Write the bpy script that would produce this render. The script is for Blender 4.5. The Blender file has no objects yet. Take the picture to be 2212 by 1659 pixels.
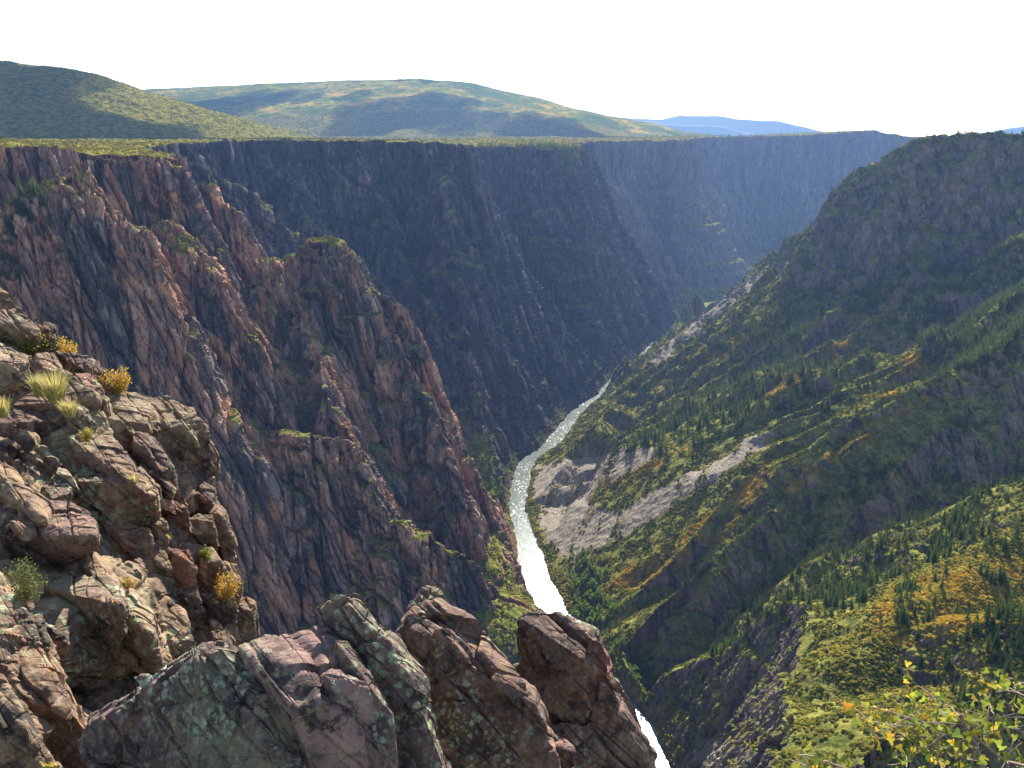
import bpy, bmesh, math, random, time
import numpy as np
from mathutils import Vector, Matrix
T0 = time.time()
C = bpy.context.scene.collection
F32 = np.float32

# ------------------------------------------------------------------ camera, world, sun, exposure
PITCH = math.radians(15.45)
FPX = 1916.0            # focal length in pixels of a 2212 x 1659 picture
cam = bpy.data.cameras.new('camera'); cam.sensor_width = 36; cam.lens = 36 * FPX / 2212.0
cam.clip_start = 0.1; cam.clip_end = 200000
camo = bpy.data.objects.new('camera', cam); C.objects.link(camo)
camo.location = (0, 0, 0); camo.rotation_euler = (math.radians(90) - PITCH, 0, 0)
bpy.context.scene.camera = camo

SUN_EL, SUN_AZ = math.radians(36), math.radians(12)      # azimuth clockwise from +Y (view direction)
world = bpy.data.worlds.new('World'); bpy.context.scene.world = world; world.use_nodes = True
wn = world.node_tree
sky = wn.nodes.new('ShaderNodeTexSky'); sky.sky_type = 'NISHITA'; sky.sun_disc = False
sky.sun_elevation = SUN_EL; sky.sun_rotation = SUN_AZ
sky.altitude = 2300; sky.dust_density = 1.6; sky.air_density = 1.3
bg = wn.nodes['Background']; wn.links.new(sky.outputs[0], bg.inputs[0]); bg.inputs[1].default_value = 0.085
sl = bpy.data.lights.new('sun', 'SUN'); sl.energy = 5.0; sl.angle = math.radians(0.53); sl.color = (1.0, 0.93, 0.80)
slo = bpy.data.objects.new('sun', sl); C.objects.link(slo)
sd = Vector((math.sin(SUN_AZ) * math.cos(SUN_EL), math.cos(SUN_AZ) * math.cos(SUN_EL), math.sin(SUN_EL)))
slo.rotation_euler = sd.to_track_quat('Z', 'Y').to_euler(); slo.location = (0, -50, 400)
sc = bpy.context.scene; HAZE = 4.4e-5
sc.view_settings.view_transform = 'Standard'; sc.view_settings.look = 'None'
sc.view_settings.gamma = 1; sc.view_settings.exposure = 1.55
sc.cycles.max_bounces = 4; sc.cycles.diffuse_bounces = 2; sc.cycles.glossy_bounces = 2
sc.cycles.transmission_bounces = 2; sc.cycles.volume_bounces = 0; sc.cycles.transparent_max_bounces = 20
sc.cycles.caustics_reflective = False; sc.cycles.caustics_refractive = False
sc.cycles.use_denoising = True

# ------------------------------------------------------------------ helpers
def ray(u, v):
    a = (u - 1106) / FPX; b = (829.5 - v) / FPX
    return np.array([a, math.cos(PITCH) + b * math.sin(PITCH), -math.sin(PITCH) + b * math.cos(PITCH)])
def at(u, v, Y):                      # picture point -> place at forward distance Y
    d = ray(u, v); return d * (Y / d[1])
def atz(u, v, z):
    d = ray(u, v); return d * (z / d[2])
def atd(u, v, dist):                  # by straight-line distance
    d = ray(u, v); return d * (dist / np.linalg.norm(d))

_rs = np.random.RandomState(7)
_perm = _rs.permutation(256).astype(np.int32); _perm = np.concatenate([_perm, _perm, _perm])
_g2 = np.array([(math.cos(a), math.sin(a)) for a in np.linspace(0, 2 * math.pi, 16, endpoint=False)], F32)
_g3 = _rs.normal(size=(64, 3)); _g3 = (_g3 / np.linalg.norm(_g3, axis=1)[:, None]).astype(F32)
def pn2(x, y, seed=0):
    x = np.asarray(x, F32) + F32(seed * 17.13); y = np.asarray(y, F32) + F32(seed * 5.77)
    xf = np.floor(x); yf = np.floor(y); xi = xf.astype(np.int32) & 255; yi = yf.astype(np.int32) & 255
    fx = x - xf; fy = y - yf
    ux = fx * fx * fx * (fx * (fx * 6 - 15) + 10); uy = fy * fy * fy * (fy * (fy * 6 - 15) + 10)
    def g(ix, iy, dx, dy):
        h = _perm[_perm[ix & 255] + (iy & 255)] & 15
        return _g2[h, 0] * dx + _g2[h, 1] * dy
    a = g(xi, yi, fx, fy); b = g(xi + 1, yi, fx - 1, fy); c = g(xi, yi + 1, fx, fy - 1); d = g(xi + 1, yi + 1, fx - 1, fy - 1)
    return ((a + ux * (b - a)) * (1 - uy) + (c + ux * (d - c)) * uy) * F32(1.5)
def pn3(x, y, z, seed=0):
    x = np.asarray(x, F32) + F32(seed * 17.13); y = np.asarray(y, F32) + F32(seed * 5.77); z = np.asarray(z, F32) + F32(seed * 9.31)
    xf = np.floor(x); yf = np.floor(y); zf = np.floor(z)
    xi = xf.astype(np.int32) & 255; yi = yf.astype(np.int32) & 255; zi = zf.astype(np.int32) & 255
    fx = x - xf; fy = y - yf; fz = z - zf
    s = lambda t: t * t * t * (t * (t * 6 - 15) + 10)
    ux, uy, uz = s(fx), s(fy), s(fz); r = 0
    for i in (0, 1):
        for j in (0, 1):
            for k in (0, 1):
                h = _perm[_perm[_perm[(xi + i) & 255] + ((yi + j) & 255)] + ((zi + k) & 255)] & 63
                w = (ux if i else 1 - ux) * (uy if j else 1 - uy) * (uz if k else 1 - uz)
                r = r + w * (_g3[h, 0] * (fx - i) + _g3[h, 1] * (fy - j) + _g3[h, 2] * (fz - k))
    return r * F32(1.6)
def fbm2(x, y, o=4, seed=0, g=0.5):
    r = 0; a = 1.0; f = 1.0
    for i in range(o): r = r + a * pn2(x * f, y * f, seed + i); a *= g; f *= 2.03
    return r
def smooth(a, b, x): t = np.clip((x - a) / (b - a), 0, 1); return t * t * (3 - 2 * t)

def mesh_obj(name, verts, faces, mats, parent=None, smooth_shade=False, mat_idx=None, attrs=None):
    """verts (N,3) array, faces (M,k) array or list of arrays"""
    me = bpy.data.meshes.new(name)
    verts = np.asarray(verts, F32)
    fl = faces if isinstance(faces, list) else [faces]
    if isinstance(fl[0][0], int): fl = [fl]
    fl = [np.asarray(f, np.int32) for f in fl if len(f)]
    me.vertices.add(len(verts)); me.vertices.foreach_set('co', verts.ravel())
    nl = sum(f.size for f in fl); nf = sum(len(f) for f in fl)
    me.loops.add(nl); me.loops.foreach_set('vertex_index', np.concatenate([f.ravel() for f in fl]))
    st = []; o = 0
    for f in fl: st.append(np.arange(len(f), dtype=np.int32) * f.shape[1] + o); o += f.size
    me.polygons.add(nf); me.polygons.foreach_set('loop_start', np.concatenate(st))
    me.polygons.foreach_set('use_smooth', np.full(nf, bool(smooth_shade)))
    for m in (mats if isinstance(mats, (list, tuple)) else [mats]): me.materials.append(m)
    if mat_idx is not None: me.polygons.foreach_set('material_index', np.asarray(mat_idx, np.int32))
    me.update(calc_edges=True)
    for k, a in (attrs or {}).items():
        at_ = me.attributes.new(k, 'FLOAT', 'POINT'); at_.data.foreach_set('value', np.asarray(a, F32))
    ob = bpy.data.objects.new(name, me); C.objects.link(ob)
    if parent: ob.parent = parent
    return ob
def tag(o, label=None, cat=None, group=None, kind=None):
    if label: o['label'] = label
    if cat: o['category'] = cat
    if group: o['group'] = group
    if kind: o['kind'] = kind
    return o
def grid_faces(nr, nc):
    i = np.arange(nr * nc, dtype=np.int32).reshape(nr, nc)
    return np.stack([i[:-1, :-1].ravel(), i[:-1, 1:].ravel(), i[1:, 1:].ravel(), i[1:, :-1].ravel()], 1)

class NT:                                # tiny node-tree helper
    def __init__(s, name):
        s.m = bpy.data.materials.new(name); s.m.use_nodes = True; s.t = s.m.node_tree
        s.b = s.t.nodes['Principled BSDF']; s.out = s.t.nodes['Material Output']
        s.b.inputs['Specular IOR Level'].default_value = 0.0
    def n(s, typ, **k):
        nd = s.t.nodes.new(typ)
        for a, b in k.items():
            if a in ('ins',):
                for key, val in b.items(): s.put(nd.inputs[key], val)
            else: setattr(nd, a, b)
        return nd
    def put(s, inp, val):
        if isinstance(val, bpy.types.NodeSocket): s.t.links.new(val, inp)
        elif isinstance(val, tuple) and len(val) == 3 and inp.type == 'RGBA': inp.default_value = (*val, 1)
        else: inp.default_value = val
    def math(s, op, a, b=None, clamp=False):
        nd = s.n('ShaderNodeMath', operation=op, use_clamp=clamp); s.put(nd.inputs[0], a)
        if b is not None: s.put(nd.inputs[1], b)
        return nd.outputs[0]
    def noise(s, vec, scale, detail=4, rough=0.55, dist=0.0):
        nd = s.n('ShaderNodeTexNoise', ins={'Vector': vec, 'Scale': scale, 'Detail': detail, 'Roughness': rough, 'Distortion': dist}); return nd.outputs['Fac']
    def vor(s, vec, scale, feature='F1', rnd=1.0, out='Distance'):
        nd = s.n('ShaderNodeTexVoronoi', feature=feature, ins={'Vector': vec, 'Scale': scale, 'Randomness': rnd}); return nd.outputs[out]
    def scalev(s, vec, sx, sy, sz, rot=(0, 0, 0)):
        nd = s.n('ShaderNodeMapping', ins={'Vector': vec, 'Scale': (sx, sy, sz), 'Rotation': rot}); return nd.outputs[0]
    def ss(s, x, a, b, lo=0.0, hi=1.0):      # smooth step
        nd = s.n('ShaderNodeMapRange', interpolation_type='SMOOTHSTEP', ins={'Value': x, 'From Min': a, 'From Max': b, 'To Min': lo, 'To Max': hi}); return nd.outputs[0]
    def mix(s, f, a, b, blend='MIX'):
        nd = s.n('ShaderNodeMix', data_type='RGBA', blend_type=blend); s.put(nd.inputs[0], f); s.put(nd.inputs[6], a); s.put(nd.inputs[7], b); return nd.outputs[2]
    def attr(s, name, typ='GEOMETRY', out='Fac'):
        return s.n('ShaderNodeAttribute', attribute_name=name, attribute_type=typ).outputs[out]
    def bump(s, h, strength, dist, nrm=None):
        nd = s.n('ShaderNodeBump', ins={'Height': h, 'Strength': strength, 'Distance': dist})
        if nrm is not None: s.put(nd.inputs['Normal'], nrm)
        return nd.outputs[0]
    def pos(s): return s.n('ShaderNodeNewGeometry').outputs['Position']
    def nz(s): 
        g = s.n('ShaderNodeNewGeometry'); x = s.n('ShaderNodeSeparateXYZ', ins={0: g.outputs['Normal']}); return x.outputs[2]
    def fin(s, col, rough=0.9, nrm=None):
        s.put(s.b.inputs['Base Color'], col); s.put(s.b.inputs['Roughness'], rough)
        if nrm is not None: s.put(s.b.inputs['Normal'], nrm)
        return s.m

# ------------------------------------------------------------------ the canyon
ZR = -550.0
# river: picture edges at equal distances (left u, right u, v)
RV = [(1411,1480,1700),(1396,1454,1656),(1370,1430,1600),(1335,1417,1562),(1305,1379,1525),(1262,1340,1486),(1212,1282,1430),(1178,1246,1380),
      (1163,1236,1330),(1141,1210,1286),(1124,1193,1249),(1115,1182,1212),(1113,1165,1174),(1108,1150,1137),(1097,1135,1100),(1100,1143,1062),
      (1107,1148,1025),(1122,1161,992),(1166,1195,969),(1178,1219,950),(1200,1236,925),(1222,1252,900),(1236,1270,880),(1272,1300,864),(1290,1309,852),(1302,1316,836),(1322,1338,815),(1350,1372,795)]
RP = np.array([[*atz(a, v, ZR)[:2], *atz(b, v, ZR)[:2]] for a, b, v in RV])
RP = np.concatenate([[[-60, 380, 10, 350]], RP, [[420, 2500, 470, 2480], [900, 3100, 940, 3060], [1900, 3900, 1920, 3850]]])
RC = (RP[:, :2] + RP[:, 2:]) / 2; RW = np.linalg.norm(RP[:, :2] - RP[:, 2:], axis=1) / 2 * .88

def P(pts): return [tuple(at(u, v, Y)) for u, v, Y in pts]
# ridges: (name, points (x,y,z), slope left of travel, slope right, talus height, talus slope, flute amplitude, skew, round, crest jag)
RIDGES = []
def ridge(pts, sl, sr, zb=-430, s2=0.75, fl=10, skew=0.0, rnd=4, jag=5, reach=520, seed=1):
    RIDGES.append(dict(p=np.array(pts, float), sl=sl, sr=sr, zb=zb, s2=s2, fl=fl, skew=skew, rnd=rnd, jag=jag, reach=reach, seed=seed))
# central fin: from its summit right and down to the river
ridge(P([(560,600,960),(590,566,970),(612,572,975),(640,585,985),(655,540,1000),(690,517,1005),(715,519,1010),(745,556,1010),(768,618,1010),(782,640,1010),(800,634,1010),(832,632,1010),(862,668,1005),(885,700,1000),
         (930,790,1000),(985,838,1000),(1015,868,1000),(1035,920,995),(1062,1000,990),(1100,1085,980),(1118,1180,975),(1135,1270,965),(1150,1345,955)]), 3.0, 2.8, fl=22, skew=-.2, seed=2, jag=10, rnd=6)
ridge(P([(595,570,968),(560,625,940),(540,690,910),(545,780,890),(530,860,870),(480,960,850)]), 2.4, 2.6, fl=9, seed=3)
ridge(P([(640,600,985),(668,660,940),(690,760,900),(705,850,860),(745,960,830),(790,1080,810),(840,1200,800),(900,1330,790)]), 2.0, 2.2, fl=7, seed=4, jag=6)
ridge(P([(835,640,1005),(860,760,960),(905,860,930),(960,960,900),(1010,1080,890),(1060,1200,880),(1100,1300,880)]), 2.6, 2.5, fl=6, seed=5)
ridge(P([(745,960,820),(700,950,800),(600,925,800),(545,930,810),(480,985,800)]), 2.4, 2.4, fl=6, seed=15)
ridge(P([(770,1000,800),(850,1120,770),(960,1180,770),(1040,1210,780),(1080,1330,770),(1130,1480,740)]), 1.6, 2.0, fl=6, seed=6)
# left buttresses
ridge(P([(0,440,760),(60,400,770),(95,368,780),(165,350,800),(185,360,800),(215,425,790),(255,458,790),(300,500,790),(330,560,790),(365,680,800),(400,790,810),(440,890,820),(470,960,830)]), 2.4, 2.5, fl=9, skew=-.17, seed=7, jag=9)
ridge(P([(120,385,780),(150,440,770),(180,560,760),(215,660,745),(250,780,735),(280,900,730)]), 2.2, 2.4, fl=6, skew=-.17, seed=8)
ridge(P([(215,430,790),(250,540,770),(290,650,760),(330,780,760),(370,880,755)]), 2.4, 2.6, fl=6, skew=-.17, seed=9)
ridge(P([(180,345,900),(300,345,930),(378,352,940),(396,385,940),(408,440,930),(420,480,925),(455,590,920)]), 2.5, 2.6, fl=8, skew=-.17, seed=10, jag=5)
ridge(P([(330,480,880),(375,490,880),(410,510,875),(470,570,870),(500,600,870),(520,650,870),(535,700,870),(520,760,865)]), 2.3, 2.4, fl=8, skew=-.17, seed=11, jag=5)
ridge(P([(395,395,1010),(440,402,1010),(462,393,1010),(480,440,1005),(505,432,1010),(525,455,1005),(548,500,1000),(566,560,995),(560,640,990)]), 2.6, 2.6, fl=7, skew=-.17, seed=12, jag=7)
# shaded spur in the side canyon behind
ridge(P([(380,325,1400),(450,372,1400),(520,400,1400),(570,445,1400),(600,500,1400),(620,545,1400)]), 1.6, 1.8, fl=8, seed=13, reach=400)
ridge(P([(620,500,1500),(680,495,1500),(745,540,1480),(790,600,1460),(840,690,1440)]), 1.3, 1.7, fl=8, seed=14, reach=400)
# big wall right edge, stepping down to the river
ridge(P([(1010,318,1750),(1060,380,1750),(1100,455,1750),(1130,520,1750),(1165,560,1760),(1200,555,1780),(1225,600,1800),(1250,660,1850),(1290,720,1900),(1320,760,1960),(1335,800,2010)]), 1.5, 2.3, fl=12, seed=16, jag=9)
ridge(P([(1060,330,1740),(1090,480,1650),(1105,580,1600),(1130,660,1560),(1180,760,1520),(1230,860,1500)]), 2.0, 2.4, fl=10, seed=17, jag=8)
ridge(P([(960,320,1700),(985,500,1600),(1000,560,1560),(1020,650,1500),(1035,760,1450),(1040,900,1380)]), 2.0, 2.4, fl=10, seed=18, jag=8)
ridge(P([(770,320,1700),(830,480,1620),(880,600,1540),(960,690,1480),(1010,790,1440)]), 1.7, 2.2, fl=10, seed=19, jag=8)
ridge(P([(620,350,1650),(660,480,1560),(730,560,1500),(800,660,1440)]), 1.5, 2.0, fl=10, seed=20, jag=8)
ridge(P([(1180,700,1700),(1230,780,1650),(1260,850,1640)]), 2.0, 2.2, fl=8, seed=20, jag=8)
# the forested buttress and its steps
ridge(P([(1235,322,2400),(1270,355,2400),(1310,400,2420),(1333,440,2430),(1340,490,2440),(1395,515,2450),(1440,545,2450),(1455,600,2450),(1475,690,2450),(1485,740,2450)]), 1.5, 2.6, zb=-480, fl=14, seed=21, jag=8)
ridge(P([(1440,545,2460),(1400,640,2380),(1390,700,2330),(1400,760,2300)]), 2.2, 2.4, zb=-480, fl=12, seed=22, jag=6)
ridge(P([(1150,500,2400),(1200,620,2300),(1260,700,2220),(1330,750,2150)]), 1.9, 2.2, zb=-480, fl=12, seed=23, jag=6)
ridge(P([(1470,305,3450),(1490,380,3450),(1515,470,3440),(1560,540,3420),(1590,600,3400)]), 1.9, 2.6, zb=-480, fl=18, seed=24, jag=8, reach=800)
# right side: outer rocky edge of the slope
R = dict(zb=-560, s2=0.6)
ridge(P([(2600,290,1350),(2330,283,1450),(2212,288,1520),(2100,285,1560),(2010,292,1600),(1960,312,1620),(1900,345,1650),(1850,375,1680),(1818,392,1700),(1798,450,1720),(1778,520,1750),(1750,562,1780)]), 2.2, 1.7, zb=-260, s2=0.82, fl=12, seed=30, jag=4, rnd=14, reach=750)
ridge(P([(1728,562,1780),(1650,590,1830),(1600,640,1860),(1560,648,1880),(1480,702,1930),(1440,740,1950),(1400,790,1970),(1350,835,1960)]), 0.9, 1.6, zb=-545, fl=8, seed=31, jag=5, reach=600, rnd=5)
S = dict(zb=-540, s2=0.5, rnd=6, jag=2.5, reach=420)
# spurs running down to the river (travel: from high right to low left; left of travel = towards us)
ridge(P([(2040,470,1560),(1910,590,1560),(1800,632,1570),(1700,685,1590),(1600,742,1610),(1500,800,1640),(1400,850,1680),(1330,872,1730)]), 1.15, 1.2, fl=5, seed=32, **{**S, 'rnd': 15})
ridge(P([(2230,480,1330),(2080,610,1330),(1900,690,1350),(1770,760,1370),(1650,840,1400),(1550,900,1430),(1450,940,1460),(1330,960,1500),(1245,950,1530)]), 1.15, 1.1, fl=5, seed=33, **{**S, 'rnd': 15})
ridge(P([(1980,530,1450),(1880,640,1450),(1780,690,1460),(1680,740,1480),(1560,810,1510),(1450,880,1540),(1340,920,1600)]), 1.2, 1.1, fl=5, seed=52, **{**S, 'rnd': 10})
ridge(P([(1960,790,1120),(1880,760,1220),(1800,800,1240),(1700,860,1230),(1600,920,1220)]), 1.2, .9, fl=4, seed=53, **{**S, 'rnd': 9})
ridge(P([(1770,770,1365),(1690,800,1300),(1640,880,1260),(1560,930,1240),(1480,980,1240),(1350,1040,1260),(1210,1050,1300)]), 0.8, 0.6, fl=4, seed=34, **S)
ridge(P([(2260,600,1120),(2080,720,1130),(1960,790,1120),(1850,830,1110),(1760,800,1180),(1740,830,1160),(1655,955,1110),(1600,1010,1090),(1500,1080,1080),(1400,1150,1060),(1300,1220,1030),(1250,1290,990)]), 1.15, 0.5, fl=5, seed=35, **S)
ridge(P([(2260,660,1000),(2110,790,990),(1990,850,960),(1900,905,940),(1800,975,920),(1700,1050,900),(1600,1130,890),(1500,1230,880),(1420,1320,880),(1330,1400,880)]), 1.2, 0.55, fl=5, seed=36, **S)
ridge(P([(1850,1385,505),(1815,1400,512),(1780,1450,520),(1700,1500,550),(1600,1570,590),(1500,1640,640)]), 1.3, 1.0, fl=8, seed=44, zb=-540, s2=.5, rnd=4, jag=5, reach=300)
ridge(P([(1980,1480,430),(1900,1520,430),(1800,1560,460),(1700,1600,500),(1600,1660,540)]), 1.4, 1.2, fl=8, seed=45, zb=-540, s2=.5, rnd=4, jag=5, reach=300)
ridge(P([(2300,1000,640),(2212,1150,600),(2110,1205,570),(2000,1258,545),(1930,1295,530),(1880,1345,520),(1850,1385,505)]), 0.5, 0.9, fl=5, seed=37, zb=-540, s2=.5, rnd=10, jag=2.5, reach=420)
ridge(P([(2300,1350,430),(2212,1500,410),(2100,1560,390),(1950,1590,380),(1850,1640,380),(1700,1750,400)]), 1.6, 0.5, fl=6, seed=38, zb=-540, s2=.5, rnd=8, jag=4, reach=420)
ridge([(1100,1350,10),(1180,1150,10),(1150,800,0),(1000,500,0),(750,250,-10),(500,-150,-5)], 0.9, 0.7, fl=6, seed=39, zb=-560, s2=.6, rnd=30, jag=3, reach=1000)
# under the viewpoint
ridge([(-500,60,0),(-200,10,-2),(-60,-4,-6),(-5,-9,-5),(200,-120,-5)], 1.55, 0.3, fl=3, seed=40, zb=-520, s2=.8, rnd=3, jag=1, reach=700)

ridge(P([(1770,475,2050),(1700,515,2100),(1640,562,2180),(1580,618,2260),(1510,678,2300),(1455,738,2250)]), 1.6, 1.7, fl=10, seed=55, zb=-545, reach=600)
ridge(P([(1040,319,2440),(1140,315,2410),(1235,319,2390)]), .3, .8, fl=4, seed=56, zb=-545, reach=170, rnd=12)
# rim of the left plateau (picture u, v, distance)
RIM = P([(-900,330,700),(-300,318,820),(0,318,900),(90,318,930),(180,330,960),(330,340,975),(380,345,985)]) + \
      P([(330,318,1250),(420,308,1500),(480,303,1620),(600,303,1700),(760,304,1720),(900,306,1760),(960,308,1780),(1010,316,1800)]) + \
      P([(1000,312,2100),(1040,322,2330),(1130,316,2350),(1180,322,2330),(1240,322,2400),(1262,306,2900),(1300,303,3300),(1330,304,3420),(1400,304,3450),(1465,303,3460),(1480,298,4000),(1520,296,4350),(1600,295,4450),(1760,292,4500),(1830,285,4600),(1900,281,4650),(1940,294,4700),(2100,300,5300),(2600,300,5800)])
RIM = RIM + [(12000., 9000., 0.), (12000., 60000., 0.), (-60000., 60000., 0.), (-60000., -500., 0.)]
RIMA = np.array(RIM); NOPEN = len(RIM) - 4

def seg_eval(px, py, a, b):
    dx, dy = b[0] - a[0], b[1] - a[1]; L2 = dx * dx + dy * dy; L = math.sqrt(L2)
    t = np.clip(((px - a[0]) * dx + (py - a[1]) * dy) / L2, 0, 1)
    qx = px - (a[0] + t * dx); qy = py - (a[1] + t * dy)
    return t, np.sqrt(qx * qx + qy * qy), (dx * (py - a[1]) - dy * (px - a[0])), L
def flute(t, d, amp, seed):
    """rounded ribs with sharp cracks between, running down the fall line"""
    w = d * 0.012
    f = np.abs(pn2(t / 62 + w, d / 420, seed)) * 1.0
    f = f + 0.70 * np.abs(pn2(t / 24 + w * 2, d / 160, seed + 5)) + 0.40 * np.abs(pn2(t / 9.5 + w * 3, d / 70, seed + 9)) + 0.2 * np.abs(pn2(t / 4.3, d / 35, seed + 11))
    return amp * (0.55 - 1.35 * f)
def inside(px, py, poly):
    r = np.zeros(px.shape, bool); n = len(poly)
    for i in range(n):
        x1, y1 = poly[i][:2]; x2, y2 = poly[(i + 1) % n][:2]
        if y1 == y2: continue
        c = ((y1 > py) != (y2 > py)) & (px < (x2 - x1) * (py - y1) / (y2 - y1) + x1)
        r ^= c
    return r
def hills_z(x, y):
    """gentle land of the plateau: hills far behind the left rim"""
    z = np.zeros_like(x) - 4 + 5 * fbm2(x / 260, y / 260, 4, 60)
    z = z + smooth(3500, 5200, y) * smooth(1500, 400, x) * 15
    return z
HILLS = []
def hill(pts, s, rnd, reach, k=1.0): HILLS.append((np.array(P(pts)), s, rnd, reach, k))
hill([(-500,90,3300),(-200,118,3300),(0,132,3300),(90,143,3300),(190,178,3300),(300,232,3350),(420,262,3400),(520,285,3450),(700,300,3500)], 0.30, 60, 2600)
hill([(200,203,7600),(300,194,7400),(450,188,7200),(600,181,7000),(760,174,6900),(900,171,6800),(960,175,6700),(1030,198,6600),(1150,226,6400),(1300,258,6300),(1420,279,6200),(1600,297,6000)], 0.25, 150, 5200)
hill([(-900,200,9000),(-300,180,9000),(100,190,8800),(300,194,8500)], 0.1, 150, 4000)

def height(x, y):
    x = x.astype(F32).ravel(); y = y.astype(F32).ravel()
    # gentle wandering of everything
    wx = x + 14 * pn2(x / 170, y / 170, 1) + 5 * pn2(x / 55, y / 55, 2) + 1.6 * pn2(x / 17, y / 17, 3)
    wy = y + 14 * pn2(x / 170, y / 170, 11) + 5 * pn2(x / 55, y / 55, 12) + 1.6 * pn2(x / 17, y / 17, 13)
    z = np.full(x.shape, -640.0, F32)
    veg = np.zeros(x.shape, F32)
    for r in RIDGES:
        p = r['p']; T = 0.0; R_ = r['reach']
        bb = (wx > p[:, 0].min() - R_) & (wx < p[:, 0].max() + R_) & (wy > p[:, 1].min() - R_) & (wy < p[:, 1].max() + R_)
        ids0 = np.nonzero(bb)[0]
        if len(ids0) == 0: continue
        X0 = wx[ids0]; Y0 = wy[ids0]
        for a, b in zip(p[:-1], p[1:]):
            L = math.hypot(b[0] - a[0], b[1] - a[1]); T += L
            bb = (X0 > min(a[0], b[0]) - R_) & (X0 < max(a[0], b[0]) + R_) & (Y0 > min(a[1], b[1]) - R_) & (Y0 < max(a[1], b[1]) + R_)
            bb &= z[ids0] < max(a[2], b[2]) + 12
            ids = ids0[bb]
            if len(ids) == 0: continue
            X = X0[bb]; Yy = Y0[bb]
            t, d, side, L = seg_eval(X, Yy, a, b)
            arc = T - L + t * L
            zc = a[2] + t * (b[2] - a[2])
            if r['jag']:
                zc = zc + r['jag'] * (0.9 * np.abs(pn2(arc / 22, arc * 0, r['seed'])) * 2 - .75 + 0.5 * pn2(arc / 7, arc * 0, r['seed'] + 3)) 
            fl = flute(arc + r['skew'] * d, d, r['fl'], r['seed']) * np.clip(d / 45, 0.05, 1)
            de = np.sqrt(d * d + r['rnd'] ** 2) - r['rnd'] + fl
            s = np.where(side > 0, F32(r['sl']), F32(r['sr']))
            h = zc - s * np.maximum(de, -3)
            tb = np.minimum(r['zb'], zc - 20)
            low = h < tb
            h = np.where(low, tb - np.minimum(r['s2'], s) * (de - (zc - tb) / s), h)
            h = h - 1.3 * np.maximum(d - 0.62 * R_, 0)
            z[ids] = np.maximum(z[ids], h)
    # plateau
    ins = inside(wx, wy, RIM)
    best = np.full(x.shape, 3000, F32); zr = np.zeros(x.shape, F32); arcb = np.zeros(x.shape, F32); T = 0.0
    for i in range(NOPEN - 1):
        a, b = RIMA[i], RIMA[i + 1]; K = 700 if i < NOPEN - 8 else 3000
        L = math.hypot(b[0] - a[0], b[1] - a[1]); T += L
        ids = np.nonzero((wx > min(a[0], b[0]) - K) & (wx < max(a[0], b[0]) + K) & (wy > min(a[1], b[1]) - K) & (wy < max(a[1], b[1]) + K))[0]
        if len(ids) == 0: continue
        t, d, side, L = seg_eval(wx[ids], wy[ids], a, b)
        m = d < best[ids]; j = ids[m]; best[j] = d[m]; zr[j] = (a[2] + t * (b[2] - a[2]))[m]; arcb[j] = (T - L + t * L)[m]
    dd = np.where(ins, -best, best)
    ampl = 13 + 9 * smooth(1800, 3000, y)
    bay = (38 * pn2(arcb / 150, arcb * 0, 54) + 20 * pn2(arcb / 62, arcb * 0, 55)) * smooth(1300, 1700, y) * (1 + .9 * smooth(2200, 3200, y))
    de = dd + bay + flute(arcb, np.maximum(dd, 0), ampl, 50) + 6
    top = zr + 3 * fbm2(x / 40, y / 40, 3, 51) + 8 * pn2(arcb / 110, arcb * 0, 56)
    cl = top - 2.9 * np.maximum(de, 0)
    zb = -180 + 70 * pn2(arcb / 260, arcb * 0, 52)
    cl = np.where(cl < zb, zb - 1.5 * (de - (top - zb) / 2.9), cl)
    cl = np.where(cl < -500, -500 - .8 * (np.maximum(de, 0) - ((top - zb) / 2.9 + (zb + 500) / 1.5)), cl)
    # hills
    hz = hills_z(x, y)
    for p, s, rnd, reach, k in HILLS:
        for a, b in zip(p[:-1], p[1:]):
            t, d, side, L = seg_eval(wx, wy, a, b)
            ds = np.sqrt(d * d + rnd * rnd) - rnd
            f = 1 - np.clip(d / reach, 0, 1)
            h = (a[2] + t * (b[2] - a[2])) * 1.0 - s * ds * (0.95 + 0.12 * pn2(x / 700, y / 700, 61)) + 14 * pn2(x / 330, y / 330, 62) * np.clip(d / 200, 0, 1)
            hz = np.maximum(hz, np.where(d < reach, h, -999))
    inl = smooth(0, 260, -de)
    plat = zr * (1 - inl) + np.maximum(hz, zr * smooth(1500, 0, -de)) * inl
    zz = np.where(de > 0, cl, np.maximum(plat + 3 * fbm2(x / 40, y / 40, 3, 51), -40))
    z = np.maximum(z, zz)
    # river bed
    best = np.full(x.shape, 800, F32)
    for i in range(len(RC) - 1):
        a, b = RC[i], RC[i + 1]
        ids = np.nonzero((x > min(a[0], b[0]) - 700) & (x < max(a[0], b[0]) + 700) & (y > min(a[1], b[1]) - 700) & (y < max(a[1], b[1]) + 700))[0]
        if len(ids) == 0: continue
        t, d, side, L = seg_eval(x[ids], y[ids], a, b); best[ids] = np.minimum(best[ids], d - (RW[i] + t * (RW[i + 1] - RW[i])))
    best = best + 3 * pn2(x / 25, y / 25, 70) + 1.2 * pn2(x / 8, y / 8, 71)
    b0 = np.maximum(best, 0); rgt = smooth(-30, 30, x - np.interp(y, RC[np.argsort(RC[:, 1]), 1], RC[np.argsort(RC[:, 1]), 0]))
    cap = ZR + 0.5 + 1.5 * b0 ** 1.12 * (1 - rgt) + rgt * (.60 * b0 + .0011 * b0 ** 2 + .9 * np.maximum(-(y - 2150), 0) * 0 + smooth(1750, 1950, y) * b0 * 2 + smooth(900, 750, y) * b0 * 1.6)
    z = np.minimum(z, np.where(best < 0, ZR - 3 + best * .0, cap))
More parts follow.
